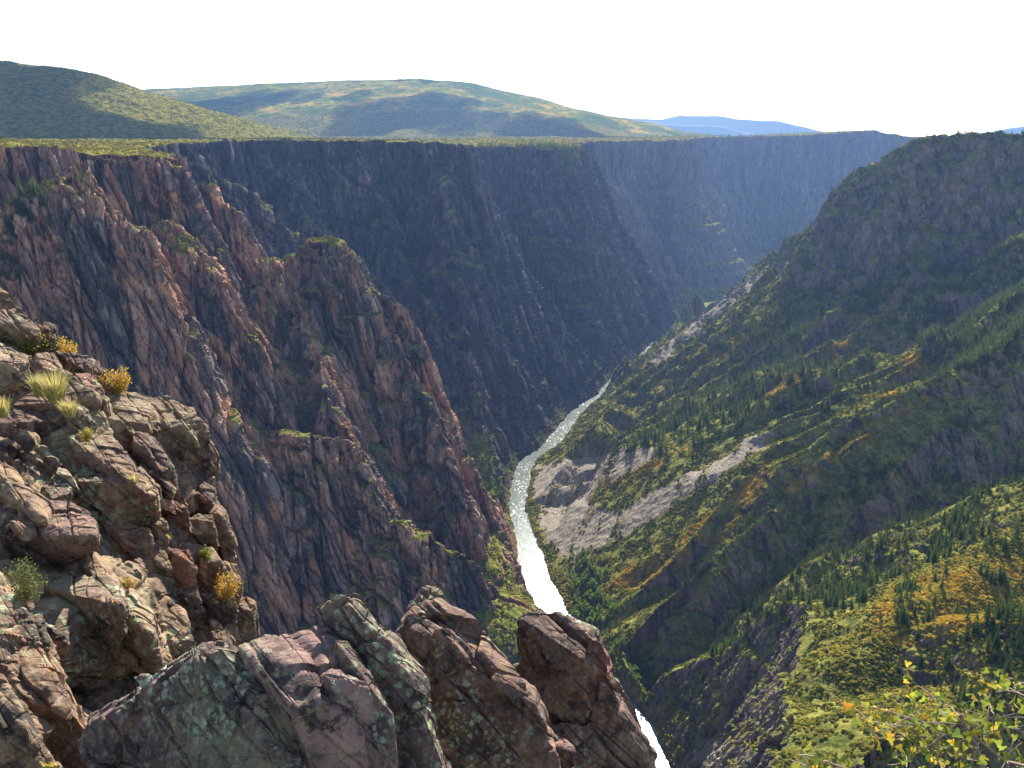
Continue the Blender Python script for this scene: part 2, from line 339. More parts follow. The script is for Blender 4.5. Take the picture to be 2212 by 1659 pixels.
    z = np.maximum(z, np.where(best < 0, ZR - 3, ZR + np.clip(best * .45, 0, 3) + 0.05 * np.maximum(best, 0)))
    # ribs running down the right slope: steep on the near side, gentle on the sunny side
    f = (y - .5 * x) / 80 + .9 * pn2(x / 260, y / 260, 74) + .25 * pn2(x / 60, y / 60, 75); f = f - np.floor(f)
    rb = np.where(f < .28, f / .28, (1 - f) / .72) - .5
    z = z + rgt * smooth(25, 110, best) * smooth(-10, -110, z) * smooth(2100, 1800, y) * rb * (17 + 16 * pn2(x / 150, y / 150, 76)) * smooth(110, 200, np.hypot(x - 130, y - 1120)) * smooth(600, 860, y)
    # ground roughness
    z = z + np.where(best > 4, 0.8 * fbm2(x / 9, y / 9, 3, 72), 0)
    return z, best

A0, A1, NC = -0.74, 0.74, 1280
cols = np.linspace(A0, A1, NC)
def rows_adaptive(y0, y1, nr, cols, warp=8):
    cc = cols[::warp]; yy = np.exp(np.linspace(math.log(y0), math.log(y1), 1100))
    X = cc[None, :] * yy[:, None]; Yg = np.repeat(yy[:, None], len(cc), 1)
    z = height(X, Yg)[0].reshape(X.shape)
    v = FPX * .463 * (z / Yg)
    dv = np.abs(np.diff(v, axis=0)); du = np.diff(np.log(Yg), axis=0) * 180
    top = np.maximum.accumulate(v, axis=0)[1:]
    vis = np.where(v[1:] >= top - 6, 1.0, 0.22)
    w = (np.minimum(dv, 12) + 0.1) * vis + du * 0.55
    k = np.exp(-0.5 * (np.arange(-14, 15) / 5.0) ** 2); k /= k.sum()
    wp = np.pad(w, ((0, 0), (14, 14)), mode='edge')
    w = sum(k[i] * wp[:, i:i + w.shape[1]] for i in range(29))
    cum = np.concatenate([np.zeros((1, w.shape[1])), np.cumsum(w, 0)]); cum /= cum[-1]
    q = np.linspace(0, 1, nr)
    R0 = np.stack([np.interp(q, cum[:, j], yy) for j in range(len(cc))], 1)
    out = np.stack([np.interp(cols, cc, R0[i]) for i in range(nr)])
    return out

def uvproj(x, y, z):
    f = y * math.cos(PITCH) - z * math.sin(PITCH); up = y * math.sin(PITCH) + z * math.cos(PITCH)
    return 1106 + FPX * x / f, 829.5 - FPX * up / f

def terrain_grid(y0, y1, nr):
    Yg = rows_adaptive(y0, y1, nr, cols)
    X = cols[None, :] * Yg
    z, riv = height(X, Yg)
    return X, Yg, z.reshape(X.shape), riv.reshape(X.shape)
NR = 1720
X, Yg, Z, RIV = terrain_grid(60, 5600, NR)
print('heights', time.time() - T0)
# surface normals of the sheet
def gradients(X, Y, Z):
    V = np.stack([X, Y, Z], 2)
    du = np.zeros_like(V); dv = np.zeros_like(V)
    du[:, 1:-1] = V[:, 2:] - V[:, :-2]; du[:, 0] = V[:, 1] - V[:, 0]; du[:, -1] = V[:, -1] - V[:, -2]
    dv[1:-1] = V[2:] - V[:-2]; dv[0] = V[1] - V[0]; dv[-1] = V[-1] - V[-2]
    n = np.cross(du, dv); n /= np.linalg.norm(n, axis=2)[..., None] + 1e-9
    return n
N = gradients(X, Yg, Z)
# push the cliffs in and out along their normals: joint-bounded pillars, cracks and ledges
steep = smooth(0.80, 0.50, N[..., 2])
def blurv(a, k=2):
    for _ in range(k):
        b = np.pad(a, ((1, 1), (1, 1), (0, 0)), mode='edge'); a = (b[:-2, 1:-1] + b[2:, 1:-1] + b[1:-1, :-2] + b[1:-1, 2:] + 2 * b[1:-1, 1:-1]) / 6
    return a
Nb = blurv(N, 4); Nb /= np.linalg.norm(Nb, axis=2)[..., None]
def hashc(i, j, k, seed):
    h = _perm[(_perm[(_perm[(i + seed * 31) & 255] + j) & 255] + k) & 255]; return h.astype(F32) / 255
def bricks(x, y, z, w, h, seed, wob=.45):
    """random level per joint-bounded block, blocks w wide and h tall, leaning down to the right"""
    xs = x + .19 * z; g = w * 2.2
    a = xs / w + wob * pn3(xs / g, y / g, z / (h * .8), seed); b = y / w + wob * pn3(xs / g, y / g, z / (h * .8), seed + 1) + .37 * a
    i = np.floor(a).astype(np.int32); j = np.floor(b).astype(np.int32)
    c = z / h + hashc(i, j, i * 0, seed + 2) * 3 + .35 * pn2(xs / w, y / w, seed + 3); k = np.floor(c).astype(np.int32)
    lev = hashc(i & 255, j & 255, k & 255, seed + 4)
    e = np.minimum(np.minimum(a - i, 1 - (a - i)), np.minimum(b - j, 1 - (b - j)))
    return lev - .5 - .5 * smooth(.10, 0, e)
m_ = steep.ravel() > 0.02; xx, yy, zz = X.ravel()[m_], Yg.ravel()[m_], Z.ravel()[m_]; q = np.clip(yy / 1100, .8, 2.6)
nv = Nb.reshape(-1, 3)[m_]
B1 = bricks(xx, yy, zz, 30, 150, 200); B2 = bricks(xx, yy, zz, 12, 65, 210); B3 = bricks(xx, yy, zz, 4.8, 24, 220)
rs_ = 1 - .6 * smooth(0, 60, xx - np.interp(yy, RC[np.argsort(RC[:, 1]), 1], RC[np.argsort(RC[:, 1]), 0]))
Dm = rs_ * (13.0 * B1 * q ** .5 * (.3 + .7 * smooth(3300, 2300, yy)) + 6.0 * B2 * q ** .5 + 2.6 * B3)
Dm = Dm + 1.6 * pn3(xx / 7, yy / 7, zz / 18, 81) + .5 * pn3(xx / 3, yy / 3, zz / 4, 82)
LEV = np.zeros(X.size, F32); LEV[m_] = .45 * B1 + .8 * B2 + .9 * B3; LEV = LEV.reshape(X.shape)
D = np.zeros(X.size, F32); D[m_] = Dm; D = (D.reshape(X.shape) * steep * np.clip(RIV / 25, 0, 1) * smooth(90, 190, np.hypot(X - 150, Yg - 1120)))
X2 = X + Nb[..., 0] * D; Y2 = Yg + Nb[..., 1] * D; Z2 = Z + .6 * Nb[..., 2] * D
N2 = gradients(X2, Y2, Z2)
U, V = uvproj(X, Yg, Z)
def blur(a, k=2):
    for _ in range(k):
        b = np.pad(a, 1, mode='edge'); a = (b[:-2, 1:-1] + b[2:, 1:-1] + b[1:-1, :-2] + b[1:-1, 2:] + 2 * b[1:-1, 1:-1]) / 6
    return a
NZs = blur(N2[..., 2], 2)
print('displaced', time.time() - T0)
# ------------------------------------------------------------------ what grows and lies where (anchored on the ground)
def polymask(poly, u=None, v=None, soft=14):
    u = U if u is None else u; v = V if v is None else v
    wu = u + soft * pn2(X / 21, Yg / 21, 90); wv = v + soft * pn2(X / 21, Yg / 21, 91)
    return inside(wu, wv, poly)
SIDE = (X > np.interp(Yg, RC[np.argsort(RC[:, 1]), 1], RC[np.argsort(RC[:, 1]), 0]))
# scree tongues on the right slope
scree = np.zeros(X.shape, bool)
for poly in ([(1150,1010),(1260,985),(1420,965),(1400,1000),(1290,1050),(1230,1130),(1160,1090)],
             [(1160,1110),(1240,1090),(1330,1105),(1420,1060),(1560,990),(1640,935),(1680,940),(1500,1065),(1400,1120),(1310,1175),(1235,1215),(1190,1170)],
             [(1490,1650),(1500,1590),(1560,1600),(1560,1660)], [(1400,780),(1560,640),(1650,585),(1650,600),(1500,720),(1420,790)]):
    scree |= polymask(poly)
scree = blur(scree.astype(F32), 2)
streak = pn2((X - .45 * Yg) / 26, (Yg + .45 * X) / 190, 93)         # long stripes running down the slope
scree = np.clip(scree * (1.25 + 1.3 * streak), 0, 1) * SIDE
# autumn brush
aut = np.zeros(X.shape, bool)
for poly in ([(1665,950),(1640,1010),(1560,1085),(1430,1185),(1300,1262),(1285,1300),(1420,1250),(1570,1150),(1655,1050)],
             [(1900,840),(1990,750),(2010,770),(1930,850),(1850,880)], [(2212,690),(2050,830),(1900,900),(1750,1010),(1680,1060),(1700,1080),(1900,930),(2212,740)],
             [(1870,1340),(1930,1270),(2030,1240),(2212,1200),(2212,1330),(2080,1380),(1900,1400)], [(1500,790),(1600,730),(1700,660),(1730,640),(1700,700),(1600,760)],
             [(1640,860),(1760,770),(1830,740),(1830,760),(1700,850)], [(1290,1040),(1500,960),(1500,975),(1300,1060)], [(1000,300),(1480,288),(1800,280),(1800,292),(1480,312),(1240,318),(1050,328)]):
    aut |= polymask(poly)
aut = blur(aut.astype(F32), 2)
aut = np.clip(aut * (.55 + .9 * fbm2(X / 30, Yg / 30, 3, 94)), 0, 1)
big = fbm2(X / 120, Yg / 120, 3, 95)
veg = smooth(.50, .74, NZs + .18 * fbm2(X / 22, Yg / 22, 3, 96) + np.where(SIDE, .16, 0.0))
veg = veg * (1 - scree)
plateau = ((Z > -45) & (NZs > .85)).astype(F32)

def canyon_material(name, wall):
    n = NT(name); p = n.pos()
    pst = n.scalev(p, 1, 1, 0.22); sep = n.n('ShaderNodeSeparateXYZ', ins={0: p}); 
    comb = n.n('ShaderNodeCombineXYZ', ins={0: n.math('ADD', sep.outputs[0], n.math('MULTIPLY', sep.outputs[2], 0.19)), 1: sep.outputs[1], 2: n.math('MULTIPLY', sep.outputs[2], 0.11)}).outputs[0]
    a = n.noise(comb, 0.035, 6, .62); b = n.noise(comb, 0.16, 5, .6); c = n.noise(p, 0.02, 4, .6); e = n.noise(comb, .9, 3, .6)
    cdis = n.n('ShaderNodeVectorMath', operation='ADD', ins={0: n.scalev(comb, 1, 1, .6), 1: n.n('ShaderNodeVectorMath', operation='SCALE', ins={0: n.n('ShaderNodeTexNoise', ins={'Vector': comb, 'Scale': .08, 'Detail': 4}).outputs['Color'], 'Scale': 22.0}).outputs[0]}).outputs[0]
    crack = n.vor(cdis, 0.10, 'DISTANCE_TO_EDGE')
    if wall:
        wm = n.attr('warm')
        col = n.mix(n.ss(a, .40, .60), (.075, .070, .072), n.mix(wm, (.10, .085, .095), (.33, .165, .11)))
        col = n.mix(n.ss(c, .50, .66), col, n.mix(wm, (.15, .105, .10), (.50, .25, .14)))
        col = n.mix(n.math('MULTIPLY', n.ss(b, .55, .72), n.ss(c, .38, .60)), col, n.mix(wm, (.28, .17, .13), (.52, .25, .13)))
        col = n.mix(n.math('MULTIPLY', n.ss(b, .50, .32), .7), col, (.035, .032, .034))
    else:
        col = n.mix(n.ss(a, .38, .62), (.085, .075, .072), (.20, .13, .11))
        col = n.mix(n.ss(b, .55, .72), col, (.30, .21, .16))
    lv = n.math('ADD', n.attr('lev'), n.math('MULTIPLY', n.math('SUBTRACT', n.noise(comb, .55, 3, .6), .5), 1.4))  # block tones: weathering, plus shade contrast painted in as darker recesses, lighter protrusions
    col = n.mix(n.ss(lv, .0, .75, 0, .75), col, n.mix(.5, col, (.52, .36, .28), 'ADD') if wall else (.30, .22, .18))
    col = n.mix(n.ss(lv, -.25, -.85, 0, .85), col, (.022, .020, .022))
    col = n.mix(n.math('MULTIPLY', n.ss(e, .45, .75), .35), col, (.30, .27, .24))
    col = n.mix(n.ss(n.noise(comb, 1.7, 2, .6), .52, .66, 0, .5), col, (.025, .022, .022))
    col = n.mix(n.math('MULTIPLY', n.ss(crack, .07, .0), .3), col, (.03, .027, .025))
    if wall: col = n.mix(n.ss(sep.outputs[1], 1250, 1500, 0, 1), col, n.mix(n.ss(sep.outputs[1], 2650, 3050), n.mix(1.0, col, (.62, .66, .74), 'MULTIPLY'), n.mix(.45, col, (.20, .19, .20))))  # depth haze put into rock colour: middle walls darker and bluer, farthest paled grey
    g1 = n.noise(p, .06, 5, .7); g2 = n.noise(p, .33, 3, .7)
    gr = n.mix(n.ss(g1, .38, .64), (.065, .085, .02), (.22, .205, .045))
    gr = n.mix(n.ss(g2, .52, .72), gr, (.26, .23, .07))
    gr = n.mix(n.math('MULTIPLY', n.ss(g2, .48, .3), .6), gr, (.05, .045, .03))
    au = n.mix(g2, (.30, .21, .03), (.50, .24, .03))
    gr = n.mix(n.attr('autumn'), gr, au)
    col = n.mix(n.attr('veg'), col, gr)
    col = n.mix(n.math('MULTIPLY', n.attr('plateau'), .8), col, n.mix(n.ss(g1, .42, .62), (.07, .085, .018), (.24, .19, .04)))
    sc = n.vor(p, .8, 'F1', out='Color'); scx = n.n('ShaderNodeSeparateXYZ', ins={0: sc}).outputs[0]
    col = n.mix(n.attr('scree'), col, n.mix(scx, (.11, .095, .075), (.36, .31, .24)))
    h = n.math('ADD', n.math('MULTIPLY', n.noise(comb, .11, 8, .68), 1.0), n.math('MULTIPLY', n.ss(crack, 0, .16), .09))
    nb = n.bump(h, .75, 3.4)
    h2 = n.noise(comb, .7, 4, .7)
    nb = n.bump(h2, .6, 1.0, nb)
    return n.fin(col, .92, nb)
M_rock = canyon_material('weathered_gneiss', True); M_slope = canyon_material('brushy_slope', False)

V3 = np.stack([X2, Y2, Z2], 2).reshape(-1, 3)
faces = grid_faces(NR, NC)
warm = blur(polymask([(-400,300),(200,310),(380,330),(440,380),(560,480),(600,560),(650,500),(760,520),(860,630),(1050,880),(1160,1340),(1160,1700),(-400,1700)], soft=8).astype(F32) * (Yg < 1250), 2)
ATT = dict(lev=LEV, warm=warm, scree=scree, autumn=aut, veg=veg, plateau=plateau)
fc = SIDE.ravel()[faces[:, 0]]
def submesh(name, fmask, mat, label=None):
    f = faces[fmask]; used = np.zeros(len(V3), bool); used[f.ravel()] = True
    remap = np.cumsum(used) - 1
    return tag(mesh_obj(name, V3[used], remap[f], mat, attrs={k: a.ravel()[used] for k, a in ATT.items()}), label, kind='structure')
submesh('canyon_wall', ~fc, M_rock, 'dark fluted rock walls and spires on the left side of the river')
submesh('canyon_slope', fc, M_slope, 'brushy slope with spurs and scree on the right side of the river')

# ------------------------------------------------------------------ river
n = NT('river_water'); p = n.pos()
w1 = n.noise(n.scalev(p, 1, .45, 1), .55, 6, .7); foam = n.noise(n.scalev(p, 1, .4, 1), .22, 8, .75); fl = n.noise(p, .012, 2, .5)
fm = n.math('MULTIPLY', n.ss(foam, .50, .72), n.ss(fl, .40, .60))
col = n.mix(fm, (.045, .07, .055), (.50, .53, .50))
n.b.inputs['Specular IOR Level'].default_value = .6
M_wat = n.fin(col, n.ss(fm, 0, 1, .17, .5), n.bump(w1, .55, .55))
rv = []; rf = []
def dens(A, k=6):
    t = np.linspace(0, len(A) - 1, (len(A) - 1) * k + 1); return np.stack([np.interp(t, np.arange(len(A)), A[:, i]) for i in range(A.shape[1])], 1)
RPd = dens(RP)
for a_ in RPd:
    a = a_[:2]; b = a_[2:]; m = (a + b) / 2; e = (b - a) * .5 * 1.3
    rv += [(*(m + e * k), ZR) for k in (-1, -.33, .33, 1)]
tag(mesh_obj('river', np.array(rv), grid_faces(len(RPd), 4), M_wat), 'silvery river shining at the canyon bottom', kind='structure')

# ------------------------------------------------------------------ hills and distant land
NC2 = 800; NR2 = 460
c2 = np.linspace(-.9, .9, NC2); y2 = np.exp(np.linspace(math.log(5580), math.log(11000), NR2))
Xh = c2[None] * y2[:, None]; Yh = np.repeat(y2[:, None], NC2, 1)
Zh = np.maximum(height(Xh, Yh)[0].reshape(Xh.shape), -60)
n = NT('brushy_hills'); p = n.pos(); g1 = n.noise(p, .0022, 6, .65); g2 = n.noise(p, .02, 5, .7); g3 = n.noise(p, .006, 5, .7)
gr = n.mix(n.ss(g2, .35, .66), (.065, .095, .016), (.28, .26, .035))
gr = n.mix(n.math('MULTIPLY', n.ss(g3, .50, .64), .8), gr, (.52, .30, .045))
gr = n.mix(n.ss(g1, .58, .42, 0, .8), gr, (.055, .095, .02))
gr = n.mix(n.math('MULTIPLY', n.ss(n.noise(p, .05, 4, .75), .5, .66), .5), gr, (.03, .045, .02))
M_hill = n.fin(gr, .95, n.bump(g2, 1, 14))
tag(mesh_obj('hills', np.stack([Xh, Yh, Zh], 2).reshape(-1, 3), grid_faces(NR2, NC2), M_hill, smooth_shade=True), 'broad green hill with autumn patches behind the left rim', kind='structure')
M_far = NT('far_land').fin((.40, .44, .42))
tag(mesh_obj('plain', [(-12500, 10950, -62), (12500, 10950, -62), (12500, 11500, -62), (-12500, 11500, -62)], [[0, 1, 2, 3]], M_far), 'far flat land at the horizon', kind='structure')
def mesa(name, pts, dist, label, depth=3000):
    us = np.linspace(pts[0][0], pts[-1][0], 160); vs = np.interp(us, [q[0] for q in pts], [q[1] for q in pts]) 
    vs = vs + .9 * fbm2(us / 30, us * 0, 3, 97)
    top = np.array([at(u, v, dist) for u, v in zip(us, vs)]); rows = []
    for k, (dy, f) in enumerate([(-depth * 1.5, 0.0), (-depth * .7, .35), (-depth * .35, .62), (-depth * .12, .97), (0, 1), (depth, .98), (depth * 2, 0)]):
        r = top.copy(); r[:, 1] += dy; r[:, 2] = -62 + (top[:, 2] + 62) * f + 40 * (f > 0) * (f < .9) * fbm2(top[:, 0] / 500, np.full(160, k * 1.7), 3, 98); rows.append(r)
    tag(mesh_obj(name, np.concatenate(rows), grid_faces(len(rows), 160), M_far, smooth_shade=True), label, kind='structure')
mesa('mesa', [(1230,300),(1285,256),(1340,254),(1400,257),(1430,258),(1470,250),(1560,251),(1600,258),(1680,262),(1750,277),(1830,300)], 11300, 'pale blue mesa on the horizon', 80)
mesa('low_hill', [(1300,290),(1340,264),(1400,262),(1440,270),(1560,273),(1600,284),(1680,300)], 10800, 'low blue hill in front of the mesa', 200)
mesa('far_ridge', [(1900,300),(1960,304),(2050,300),(2110,290),(2212,272),(2300,268),(2500,300)], 10500, 'low far ridge behind the right rim', 200)

# ------------------------------------------------------------------ clouds high above the picture (they throw the shadows on the hills)
n = NT('cloud'); n.fin((.85, .85, .85), 1); tp = n.n('ShaderNodeBsdfTransparent'); mx = n.n('ShaderNodeMixShader', ins={0: .55, 1: n.b.outputs[0], 2: tp.outputs[0]}); n.t.links.new(mx.outputs[0], n.out.inputs[0]); M_cloud = n.m
def cloud(gx, gy, gz, rx, ry, seed, alt=2000):
    t = (alt - gz) / sd.z; cx, cy = gx + sd.x * t, gy + sd.y * t
    rs = np.random.RandomState(seed); vs = []; fs = []; o = 0
    th = np.linspace(0, 2 * math.pi, 28, endpoint=False); ph = np.linspace(.05, math.pi - .05, 12); rr = (rx * ry) ** .5
    for i in range(44):
        ox, oy = rs.normal(0, .46, 2); k = rs.uniform(.12, .34)
        q = np.array([(math.sin(b) * math.cos(a), math.sin(b) * math.sin(a), math.cos(b)) for b in ph for a in th])
        r = 1 + .18 * pn3(q[:, 0] * 2 + i, q[:, 1] * 2, q[:, 2] * 2, seed)
        q = q * r[:, None] * np.array([rr * k * 1.2, rr * k, 60 + 120 * k]) + np.array([cx + ox * rx, cy + oy * ry, alt + rs.uniform(0, 80)])
        vs.append(q); g = np.arange(12 * 28).reshape(12, 28); g2_ = np.roll(g, -1, 1)
        fs.append(np.stack([g[:-1].ravel(), g[1:].ravel(), g2_[1:].ravel(), g2_[:-1].ravel()], 1) + o); o += len(q)
    tag(mesh_obj('cloud', np.concatenate(vs), np.concatenate(fs), M_cloud, smooth_shade=True), 'white cloud drifting high above the canyon', kind='structure')

cloud(-1250, 2600, 60, 520, 260, 1); cloud(-1650, 2750, 60, 420, 260, 11); cloud(-1000, 2650, 30, 420, 200, 12); cloud(-780, 2500, 10, 330, 170, 13); cloud(-1400, 2300, 0, 500, 180, 14); cloud(-560, 2350, 0, 320, 150, 15); cloud(-1900, 2900, 120, 420, 260, 16); cloud(-500, 5700, 250, 520, 260, 2); cloud(-1900, 6200, 300, 700, 200, 3); cloud(300, 5200, 120, 380, 420, 4); cloud(-250, 6900, 420, 500, 160, 6)
# ------------------------------------------------------------------ haze
n = NT('air'); n.t.nodes.remove(n.b)
pv = n.n('ShaderNodeVolumePrincipled', ins={'Color': (.21, .36, .72), 'Density': HAZE, 'Anisotropy': 0.35})
n.t.links.new(pv.outputs[0], n.out.inputs['Volume'])
bx0, bx1 = np.array([-13000, -1500, -556]), np.array([13000, 11600, 560])
cs = np.array([[(bx0, bx1)[i][0], (bx0, bx1)[j][1], (bx0, bx1)[k][2]] for i in (0, 1) for j in (0, 1) for k in (0, 1)])
tag(mesh_obj('haze', cs, [[0, 1, 3, 2], [4, 6, 7, 5], [0, 4, 5, 1], [2, 3, 7, 6], [0, 2, 6, 4], [1, 5, 7, 3]], n.m), 'blue autumn haze filling the canyon', kind='stuff')
print('land built', time.time() - T0)
# ------------------------------------------------------------------ trees and brush
slopez = np.where(Yg > 0, Z2 / Yg, 0); runmax = np.maximum.accumulate(slopez, axis=0)
prev = np.concatenate([np.full((1, NC), -9, F32), runmax[:-1]])
VIS = (slopez >= prev - 0.012) & (np.abs(X / Yg) < .72)
dYr = np.abs(np.gradient(Yg, axis=0)); AREA = dYr * (cols[1] - cols[0]) * Yg
rsel = np.random.RandomState(21)
def pick(mask, count, w=None):
    ww = (AREA * mask * VIS).ravel() if w is None else (AREA * mask * VIS * w).ravel()
    ww = ww.astype(np.float64); tot = ww.sum()
    if tot <= 0: return np.zeros(0, int)
    c = np.cumsum(ww); return np.unique(np.searchsorted(c, rsel.uniform(0, tot, count)).clip(0, len(ww) - 1))
def jitterpos(ids):
    k = rsel.uniform(-.5, .5, len(ids)); P_ = V3[ids].copy(); r, c = ids // NC, ids % NC
    r2 = np.clip(r + 1, 0, NR - 1); P_ += (V3[r2 * NC + c] - P_) * k[:, None]
    return P_
def leaf_mat(name, base, var, trans=.35, tint=False, dim=1.0):
    n = NT(name); o = n.n('ShaderNodeObjectInfo').outputs['Random']
    g = n.noise(n.pos(), .9, 2, .6)
    if tint:
        tt = n.attr('tint', 'INSTANCER')
        c = n.mix(n.ss(tt, 0, .45), base, (.38 * dim, .33 * dim, .06 * dim)); c = n.mix(n.ss(tt, .45, .72), c, (.60 * dim, .45 * dim, .07 * dim)); c = n.mix(n.ss(tt, .72, 1), c, (.60, .34, .035))
    else: c = n.mix(o, base, var)
    c = n.mix(n.ss(g, .35, .65, 0, .35), c, (.03, .04, .012))
    n.put(n.b.inputs['Base Color'], c); n.b.inputs['Roughness'].default_value = .8
    tr = n.n('ShaderNodeBsdfTranslucent', ins={'Color': n.mix(.5, c, (.25, .30, .04), 'ADD') if not tint else c})
    mx = n.n('ShaderNodeMixShader', ins={0: trans, 1: n.b.outputs[0], 2: tr.outputs[0]}); n.t.links.new(mx.outputs[0], n.out.inputs[0])
    return n.m
M_fir = leaf_mat('fir_needles', (.035, .070, .026), (.075, .12, .035), .3)
M_brush = leaf_mat('brush_leaves', (.085, .125, .025), None, .62, True)
M_brush_far = leaf_mat('far_brush_leaves', (.035, .058, .008), None, .5, True, .36)
M_cot = leaf_mat('cottonwood_leaves', (.06, .13, .025), (.13, .20, .03), .45)
n = NT('bark'); M_bark = n.fin(n.mix(n.noise(n.pos(), 6, 3), (.05, .035, .025), (.14, .10, .075)), .9)

def cone_mesh(r0, r1, h, k=6, z0=0.0):
    a = np.linspace(0, 2 * math.pi, k, endpoint=False); v = np.concatenate([np.stack([r0 * np.cos(a), r0 * np.sin(a), a * 0 + z0], 1), np.stack([r1 * np.cos(a), r1 * np.sin(a), a * 0 + h], 1)])
    i = np.arange(k); f = np.stack([i, (i + 1) % k, (i + 1) % k + k, i + k], 1); return v, f
def fir_crown(seed, h=1.0, w=.16, taper=1.0, K=15, low=.1):
    rs = np.random.RandomState(seed); V_, F_ = [], []
    for k in range(K):
        t = k / (K - 1); z = h * (low + (1 - low) * t ** .92); R_ = w * ((1 - t) ** taper) * rs.uniform(.75, 1.15) + .012
        m = max(4, int(8 * (1 - t) + 4)); a0 = rs.uniform(0, 6.28)
        for j in range(m):
            if rs.rand() < .12: continue
            a = a0 + j * 6.283 / m + rs.uniform(-.25, .25); r = R_ * rs.uniform(.65, 1.2); dz = -.25 * r - .02
            d = np.array([math.cos(a), math.sin(a), 0]); s_ = np.array([-d[1], d[0], 0]); base = np.array([0, 0, z])
            for q in range(3):
                p0 = base + d * r * (q / 3.) + [0, 0, dz * (q / 3.) ** 1.3]; p1 = base + d * r * ((q + 1.25) / 3.) + [0, 0, dz * ((q + 1) / 3.) ** 1.3]
                wd = r * (.42 - .1 * q) * rs.uniform(.8, 1.2); tl = rs.uniform(-.5, .5) * wd
                b = len(V_); V_ += [p0 - s_ * wd * .5 + [0, 0, tl], p0 + s_ * wd * .5 - [0, 0, tl], p1 + s_ * wd * .25 + [0, 0, -.01], p1 - s_ * wd * .35 + [0, 0, .01]]
                F_.append([b, b + 1, b + 2, b + 3])
    b = len(V_); V_ += [np.array([-.012, 0, h * .93]), np.array([.012, 0, h * .93]), np.array([0, 0, h * 1.04]), np.array([0, .012, h * .93])]; F_.append([b, b + 1, b + 2, b + 3])
    return np.array(V_), np.array(F_)
def leafy_crown(seed, h=1.0, w=.4, nclump=26, leaves=34, ls=.05, z0=.25):
    rs = np.random.RandomState(seed); V_, F_ = [], []
    for c in range(nclump):
        th = rs.uniform(0, 6.28); rr = w * math.sqrt(rs.rand()) ; zz = rs.uniform(z0, 1) * h; rr *= math.sin(math.pi * min(1, max(.12, (zz / h - z0 + .1) / (1.08 - z0)))) ** .6
        ce = np.array([rr * math.cos(th), rr * math.sin(th), zz]); cr = h * rs.uniform(.08, .15)
        for l in range(leaves):
            d = rs.normal(size=3); d /= np.linalg.norm(d); p = ce + d * cr * rs.uniform(.6, 1.1); nn = d + rs.normal(size=3) * .5; nn /= np.linalg.norm(nn)
            e1 = np.cross(nn, [0.3, .2, 1]); e1 /= np.linalg.norm(e1); e2 = np.cross(nn, e1); s_ = ls * h * rs.uniform(.6, 1.3)
            b = len(V_); V_ += [p - e1 * s_, p - e2 * s_ * .7, p + e1 * s_, p + e2 * s_ * .7]; F_.append([b, b + 1, b + 2, b + 3])
    return np.array(V_), np.array(F_)
def make_mesh_data(name, v, f, m):
    o = mesh_obj(name, v, f, m); me = o.data; bpy.data.objects.remove(o); return me
TREES = {}
for i, (w_, K_) in enumerate([(.155, 17), (.18, 15), (.21, 14), (.135, 18)]):
    TREES['fir%d' % i] = (make_mesh_data('fir_trunk', *cone_mesh(.018, .004, .9), M_bark), make_mesh_data('fir_crown', *fir_crown(i, 1, w_, .9, K_, .07 + .03 * i), M_fir))
for i in range(2):
    TREES['cot%d' % i] = (make_mesh_data('cottonwood_trunk', *cone_mesh(.03, .012, .6), M_bark), make_mesh_data('cottonwood_crown', *leafy_crown(40 + i, 1, .34, 30, 30, .05, .2), M_cot))

